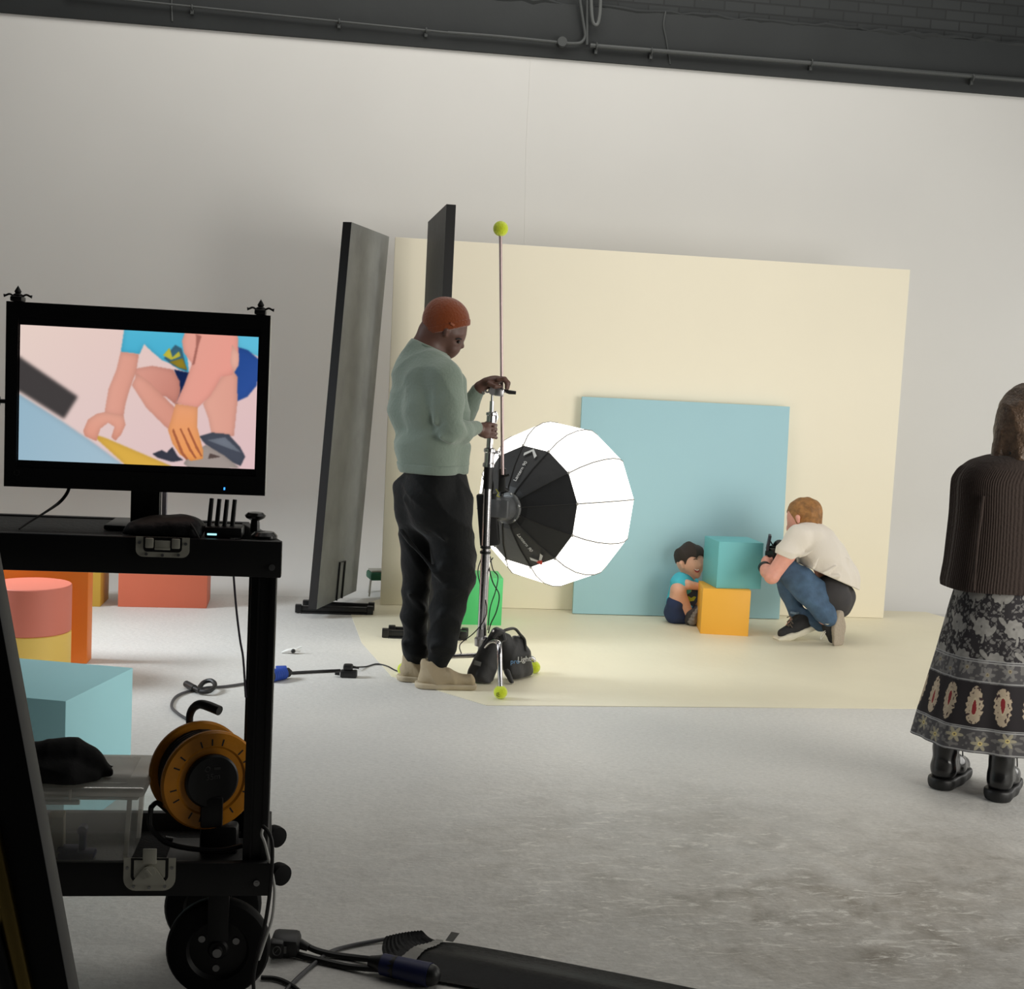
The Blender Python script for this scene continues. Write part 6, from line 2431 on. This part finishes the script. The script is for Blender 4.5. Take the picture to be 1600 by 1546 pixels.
s.ell(hd + np.array([0, -.035, -.09]), (0.088, 0.072, 0.10), None, 0.03)
s.disp = wrinkle(0.0055, 120, (1, 0.5, 0.05), seed=9)
s.part('hair', 0.005, mat('brown_hair', (92, 72, 56), 0.45, var=(60, 0.4), bump=(120, 0.5)), wom)


def loft(secs, na, nz, ribs=None):
    """secs: (z, cx, cy, a, b, square) interpolated; returns verts, quads, angle and height grids"""
    secs = np.array(secs, float)
    tt = np.linspace(0, len(secs) - 1, nz)
    sc_ = np.stack([np.interp(tt, range(len(secs)), secs[:, i]) for i in range(secs.shape[1])], 1)
    for _ in range(6):
        sc_[1:-1] = sc_[1:-1] * 0.5 + 0.25 * (sc_[:-2] + sc_[2:])
    th = np.linspace(0, 2 * math.pi, na, endpoint=False)
    T, Z = np.meshgrid(th, sc_[:, 0])
    e = 2.0 / sc_[:, 5][:, None]
    c, s_ = np.cos(T), np.sin(T)
    X = np.sign(c) * np.abs(c) ** e * sc_[:, 3][:, None]
    Yv = np.sign(s_) * np.abs(s_) ** e * sc_[:, 4][:, None]
    k = 1.0
    if ribs is not None:
        k = 1 + ribs(T, Z)
    co = np.stack([sc_[:, 1][:, None] + X * k, sc_[:, 2][:, None] + Yv * k, Z], -1)
    i = np.arange(na * nz).reshape(nz, na)
    j = np.roll(i, -1, 1)
    q = np.stack([i[:-1], j[:-1], j[1:], i[1:]], -1).reshape(-1, 4)
    return co, q, T, Z


zc1 = float(Wm(1560, 707)[2])
zh = float(Wm(1478, 917)[2])
kn = lambda T, Z: 0.0055 * np.sin(T * 118) * (Z < zc1 - 0.06) + 0.02 * np.sin(T * 3 + 1 + Z * 4) * np.clip((zc1 - Z) / 0.4, 0, 1)
secs = [(zc1 + 0.018, bx_, YW - .01, 0.062, 0.062, 2.0), (zc1 - 0.004, bx_, YW - .01, 0.085, 0.078, 2.0), (zc1 - 0.012, bx_, YW - .01, 0.13, 0.10, 2.2), (zc1 - 0.035, bx_, YW, 0.185, 0.125, 2.5),
        (zc1 - 0.07, bx_, YW, 0.222, 0.14, 2.9), (zc1 - 0.11, bx_ - .002, YW, 0.240, 0.145, 3.2), (zc1 - 0.25, bx_, YW, 0.235, 0.150, 3.2), (zh + 0.10, bx_ - .002, YW, 0.240, 0.158, 3.0), (zh + 0.02, bx_ - .004, YW, 0.248, 0.165, 3.0), (zh, bx_ - .004, YW, 0.245, 0.164, 3.0)]
co, q, T, Z = loft(secs, 944, 90, kn)
me = grid_mesh('cape', co.reshape(-1, 3), q[:, ::-1], mat('dark_brown_knit', (54, 45, 41), 0.95, spec=0.15, bump=(90, 0.4), sheen=0.1))
cape = link_mesh('cape', me, wom)
b = B()
b.tube([(bx_ - .085, YW - .075, zc1 + .002), (bx_ - .04, YW - .10, zc1 + .004), (bx_, YW - .108, zc1 + .002), (bx_ + .04, YW - .10, zc1 + .004), (bx_ + .085, YW - .075, zc1 + .002)], 0.008, 8, smooth=4)
b.lathe([(0.070, 0), (0.074, 0.03), (0.070, 0.06), (0.060, 0.065)], (bx_, YW - .012, zc1 - 0.005), seg=32)
b.part('roll_collar', mat('black_knit', (30, 28, 28), 0.95), cape)
b = B()
for sg in (-1, 1):
    b = B()
    b.tube([(bx_ + sg * .20, YW - .125, zc1 - .16), (bx_ + sg * .205, YW - .128, zc1 - .22), (bx_ + sg * .212, YW - .132, zc1 - .34), (bx_ + sg * .215, YW - .14, zh + .01)], [0.006, 0.008, 0.007, 0.005], 8, smooth=5)
    b.part('side_seam', MATS['dark_brown_knit'], cape)

# skirt with printed bands
zhem = float(gp(1438, 1150)[2]) if False else float(Wm(1438, 1152)[2])
zw = zh + 0.06
hl = float(Wm(1438, 1152)[0])
hr = (bx_ - hl) * 0.98
folds = lambda T, Z: 0.035 * np.sin(T * 7 + 0.6) * np.clip((zw - Z) / (zw - zhem), 0, 1) ** 1.3 + 0.012 * np.sin(T * 17 + 2) * np.clip((zw - Z) / (zw - zhem), 0, 1)
secs = [(zw, bx_, YW, 0.19, 0.135, 2.2), (zw - 0.12, bx_ - .004, YW, 0.212, 0.16, 2.2), ((zw + zhem) / 2, bx_ - .008, YW, 0.245, 0.205, 2.1), (zhem + 0.1, bx_ - .012, YW, hr * 0.95, 0.25, 2.0), (zhem, bx_ - .014, YW, hr, 0.262, 2.0)]
NA, NZ_ = 900, 420
co, q, T, Z = loft(secs, NA, NZ_, folds)
vv = (zw - Z) / (zw - zhem)                  # 0 waist .. 1 hem
uu = T / (2 * math.pi) * 1.62                # metres round the hem
mm = vv * (zw - zhem)                        # metres down from the waist


def vnoise(x, y, seed=0):
    def h(a, b_):
        return np.modf(np.sin(a * 127.1 + b_ * 311.7 + seed * 74.7) * 43758.5453)[0] % 1.0
    xi, yi = np.floor(x), np.floor(y)
    xf, yf = x - xi, y - yi
    xf, yf = xf * xf * (3 - 2 * xf), yf * yf * (3 - 2 * yf)
    return (h(xi, yi) * (1 - xf) + h(xi + 1, yi) * xf) * (1 - yf) + (h(xi, yi + 1) * (1 - xf) + h(xi + 1, yi + 1) * xf) * yf


ink = np.array([30, 26, 30.0])
grey = np.array([132, 130, 126.0])
img = np.ones(T.shape + (3,)) * ink


def put(mask, c, k=1.0):
    global img
    m = mask[..., None] * k
    img = img * (1 - m) + np.array(c, float) * m


Hs = zw - zhem
B1, B2, B3 = Hs * 0.475, Hs * 0.605, Hs * 0.855   # band edges
# floral field
px_, py_ = uu / 0.145, mm / 0.125
row = np.floor(py_)
fx = (px_ + 0.5 * (row % 2)) % 1 - 0.5
fy = py_ % 1 - 0.5
an = np.arctan2(fy, fx)
rr = np.hypot(fx, fy)
fl_ = rr < 0.27 + 0.025 * np.cos(9 * an)
stem = (np.abs(fx - 0.10 * np.sin(fy * 5)) < 0.035) & (fy > 0.2)
lx, ly = (fx - 0.32) * 0.7 + (fy - 0.12) * 0.7, -(fx - 0.32) * 0.7 + (fy - 0.12) * 0.7
leaf = (lx / 0.09) ** 2 + (ly / 0.2) ** 2 < 1
lx, ly = (fx + 0.34) * 0.7 - (fy + 0.2) * 0.7, (fx + 0.34) * 0.7 + (fy + 0.2) * 0.7
leaf |= (lx / 0.07) ** 2 + (ly / 0.17) ** 2 < 1
n1 = vnoise(uu / 0.011, mm / 0.011, 1)
sprig = (n1 > 0.54) & (np.abs(np.sin(uu * 190 + 3 * vnoise(uu / .02, mm / .02, 2)) + np.sin(mm * 230)) > 0.35)
top = mm < B1
put(top & sprig & ~(rr < 0.33), (104, 102, 100))
put(top & (fl_ | stem | leaf), grey + (vnoise(uu / .01, mm / .01, 3)[..., None] * 16 - 8))
put(top & (rr < 0.035), (70, 66, 66))
# grey bands
n2 = vnoise(uu / 0.010, mm / 0.010, 8)
for (m0, m1, warm) in ((B1, B2, 0), (B3, Hs, 1)):
    bnd = (mm >= m0) & (mm < m1)
    put(bnd, (74, 72, 74))
    put(bnd & (n2 > 0.62), (108, 106, 104))
    w_ = m1 - m0
    cx_ = (uu / 0.085) % 1 - 0.5
    cy_ = (mm - m0 - w_ * (0.5 + 0.12 * np.sign(np.sin(2 * math.pi * uu / 0.17)))) / 0.085
    r2, a2 = np.hypot(cx_, cy_), np.arctan2(cy_, cx_)
    put(bnd & (r2 < 0.25 + 0.10 * np.cos(6 * a2)), (150, 144, 124) if warm else (116, 114, 112))
    put(bnd & (r2 < 0.09), (196, 180, 120) if warm else (140, 132, 110))
    put(bnd & (r2 < 0.04), (90, 76, 60))
    for e_ in (m0, m0 + 0.008, m1 - 0.006):
        put(np.abs(mm - e_) < 0.0022, (150, 150, 150))
# dark band with cream drop medallions
bnd = (mm >= B2) & (mm < B3)
put(bnd, (26, 20, 24))
per = 0.098
ci = np.floor(uu / per)
cx_ = (uu / per) % 1 - 0.5
w_ = B3 - B2
cy_ = (mm - (B2 + B3) / 2) / w_
sgn = np.where(ci % 2 == 0, 1, -1)
cyy = cy_ * sgn
wid = 0.30 + 0.11 * cyy
sh_ = (cx_ / (wid + 0.028 * np.cos(42 * cyy + 20 * np.abs(cx_)))) ** 2 + (cyy / 0.43) ** 2 < 1
put(bnd & sh_, (176, 160, 138))
holes = (vnoise(uu / 0.0065, mm / 0.0065, 12) > 0.74) & ((cx_ / (wid * 0.55)) ** 2 + (cyy / 0.30) ** 2 > 1)
put(bnd & sh_ & holes, (58, 40, 40))
put(bnd & ((cx_ / (0.105 + 0.10 * (cyy - 0.04))) ** 2 + ((cyy - 0.04) / 0.21) ** 2 < 1), (190, 178, 150))
put(bnd & ((cx_ / np.maximum(0.08 + 0.16 * (cyy - 0.05), 0.01)) ** 2 + ((cyy - 0.05) / 0.17) ** 2 < 1), (130, 30, 36))
me = grid_mesh('skirt', co.reshape(-1, 3), q[:, ::-1], attr_mat('block_printed_cotton', 0.85))
paint(me, img.reshape(-1, 3))
sk = link_mesh('skirt', me, wom)
# boots
m_boot = mat('black_polished_leather', (16, 16, 17), 0.22, spec=0.6, bump=(10, 0.15))
for bq_, yaw in ((b1, 0.85), (b2, 0.75)):
    hx2, hy2 = float(bq_[0]), float(bq_[1])
    fd = np.array([math.sin(yaw), math.cos(yaw), 0])
    h0 = np.array([hx2, hy2 + 0.035, 0.0])
    s = Soft()
    s.chain([h0 + np.array([0, 0, .075]), h0 + fd * 0.01 + np.array([0, 0, .16]), h0 + fd * 0.012 + np.array([0, 0, .30])], [0.047, 0.045, 0.055], 0.02)
    s.chain([h0 + fd * 0.02 + np.array([0, 0, .085]), h0 + fd * 0.11 + np.array([0, 0, .075]), h0 + fd * 0.185 + np.array([0, 0, .065])], [0.046, 0.044, 0.036], 0.025)
    for k in range(3):
        s.cone(h0 + fd * 0.045 + np.array([-0.03, 0, .12 + .03 * k]), h0 + fd * 0.045 + np.array([0.03, 0, .125 + .03 * k]), 0.016, 0.016, 0.02)
    s.cut((0, 0, 0.045), (0, 0, -1))
    s.disp = wrinkle(0.002, 55, (0.2, 0.3, 0.9), seed=2)
    bt = s.part('boot', 0.005, m_boot, wom)
    s = Soft()
    s.chain([h0 + np.array([0, 0, .03]), h0 + fd * 0.1 + np.array([0, 0, .03])], [0.055, 0.048], 0.02)
    s.cone(h0 + fd * 0.1 + np.array([0, 0, .03]), h0 + fd * 0.195 + np.array([0, 0, .03]), 0.051, 0.044, 0.02)
    s.cut((0, 0, 0.001), (0, 0, -1))
    s.cut((0, 0, 0.047), (0, 0, 1))
    s.part('sole', 0.005, mat('black_boot_rubber', (18, 18, 18), 0.5), bt)
    b = B()
    o_ = h0 + fd * 0.075 + np.array([0.03, 0, .19])
    b.tube([o_, o_ + np.array([.02, .0, .01]), o_ + np.array([.035, 0, -.01]), o_ + np.array([.03, 0, -.03])], 0.0025, 6, smooth=4)
    b.tube([o_, o_ + np.array([.008, -.01, -.03]), o_ + np.array([.014, -.01, -.07])], 0.0025, 6, smooth=4)
    b.part('laces', m_black, bt)
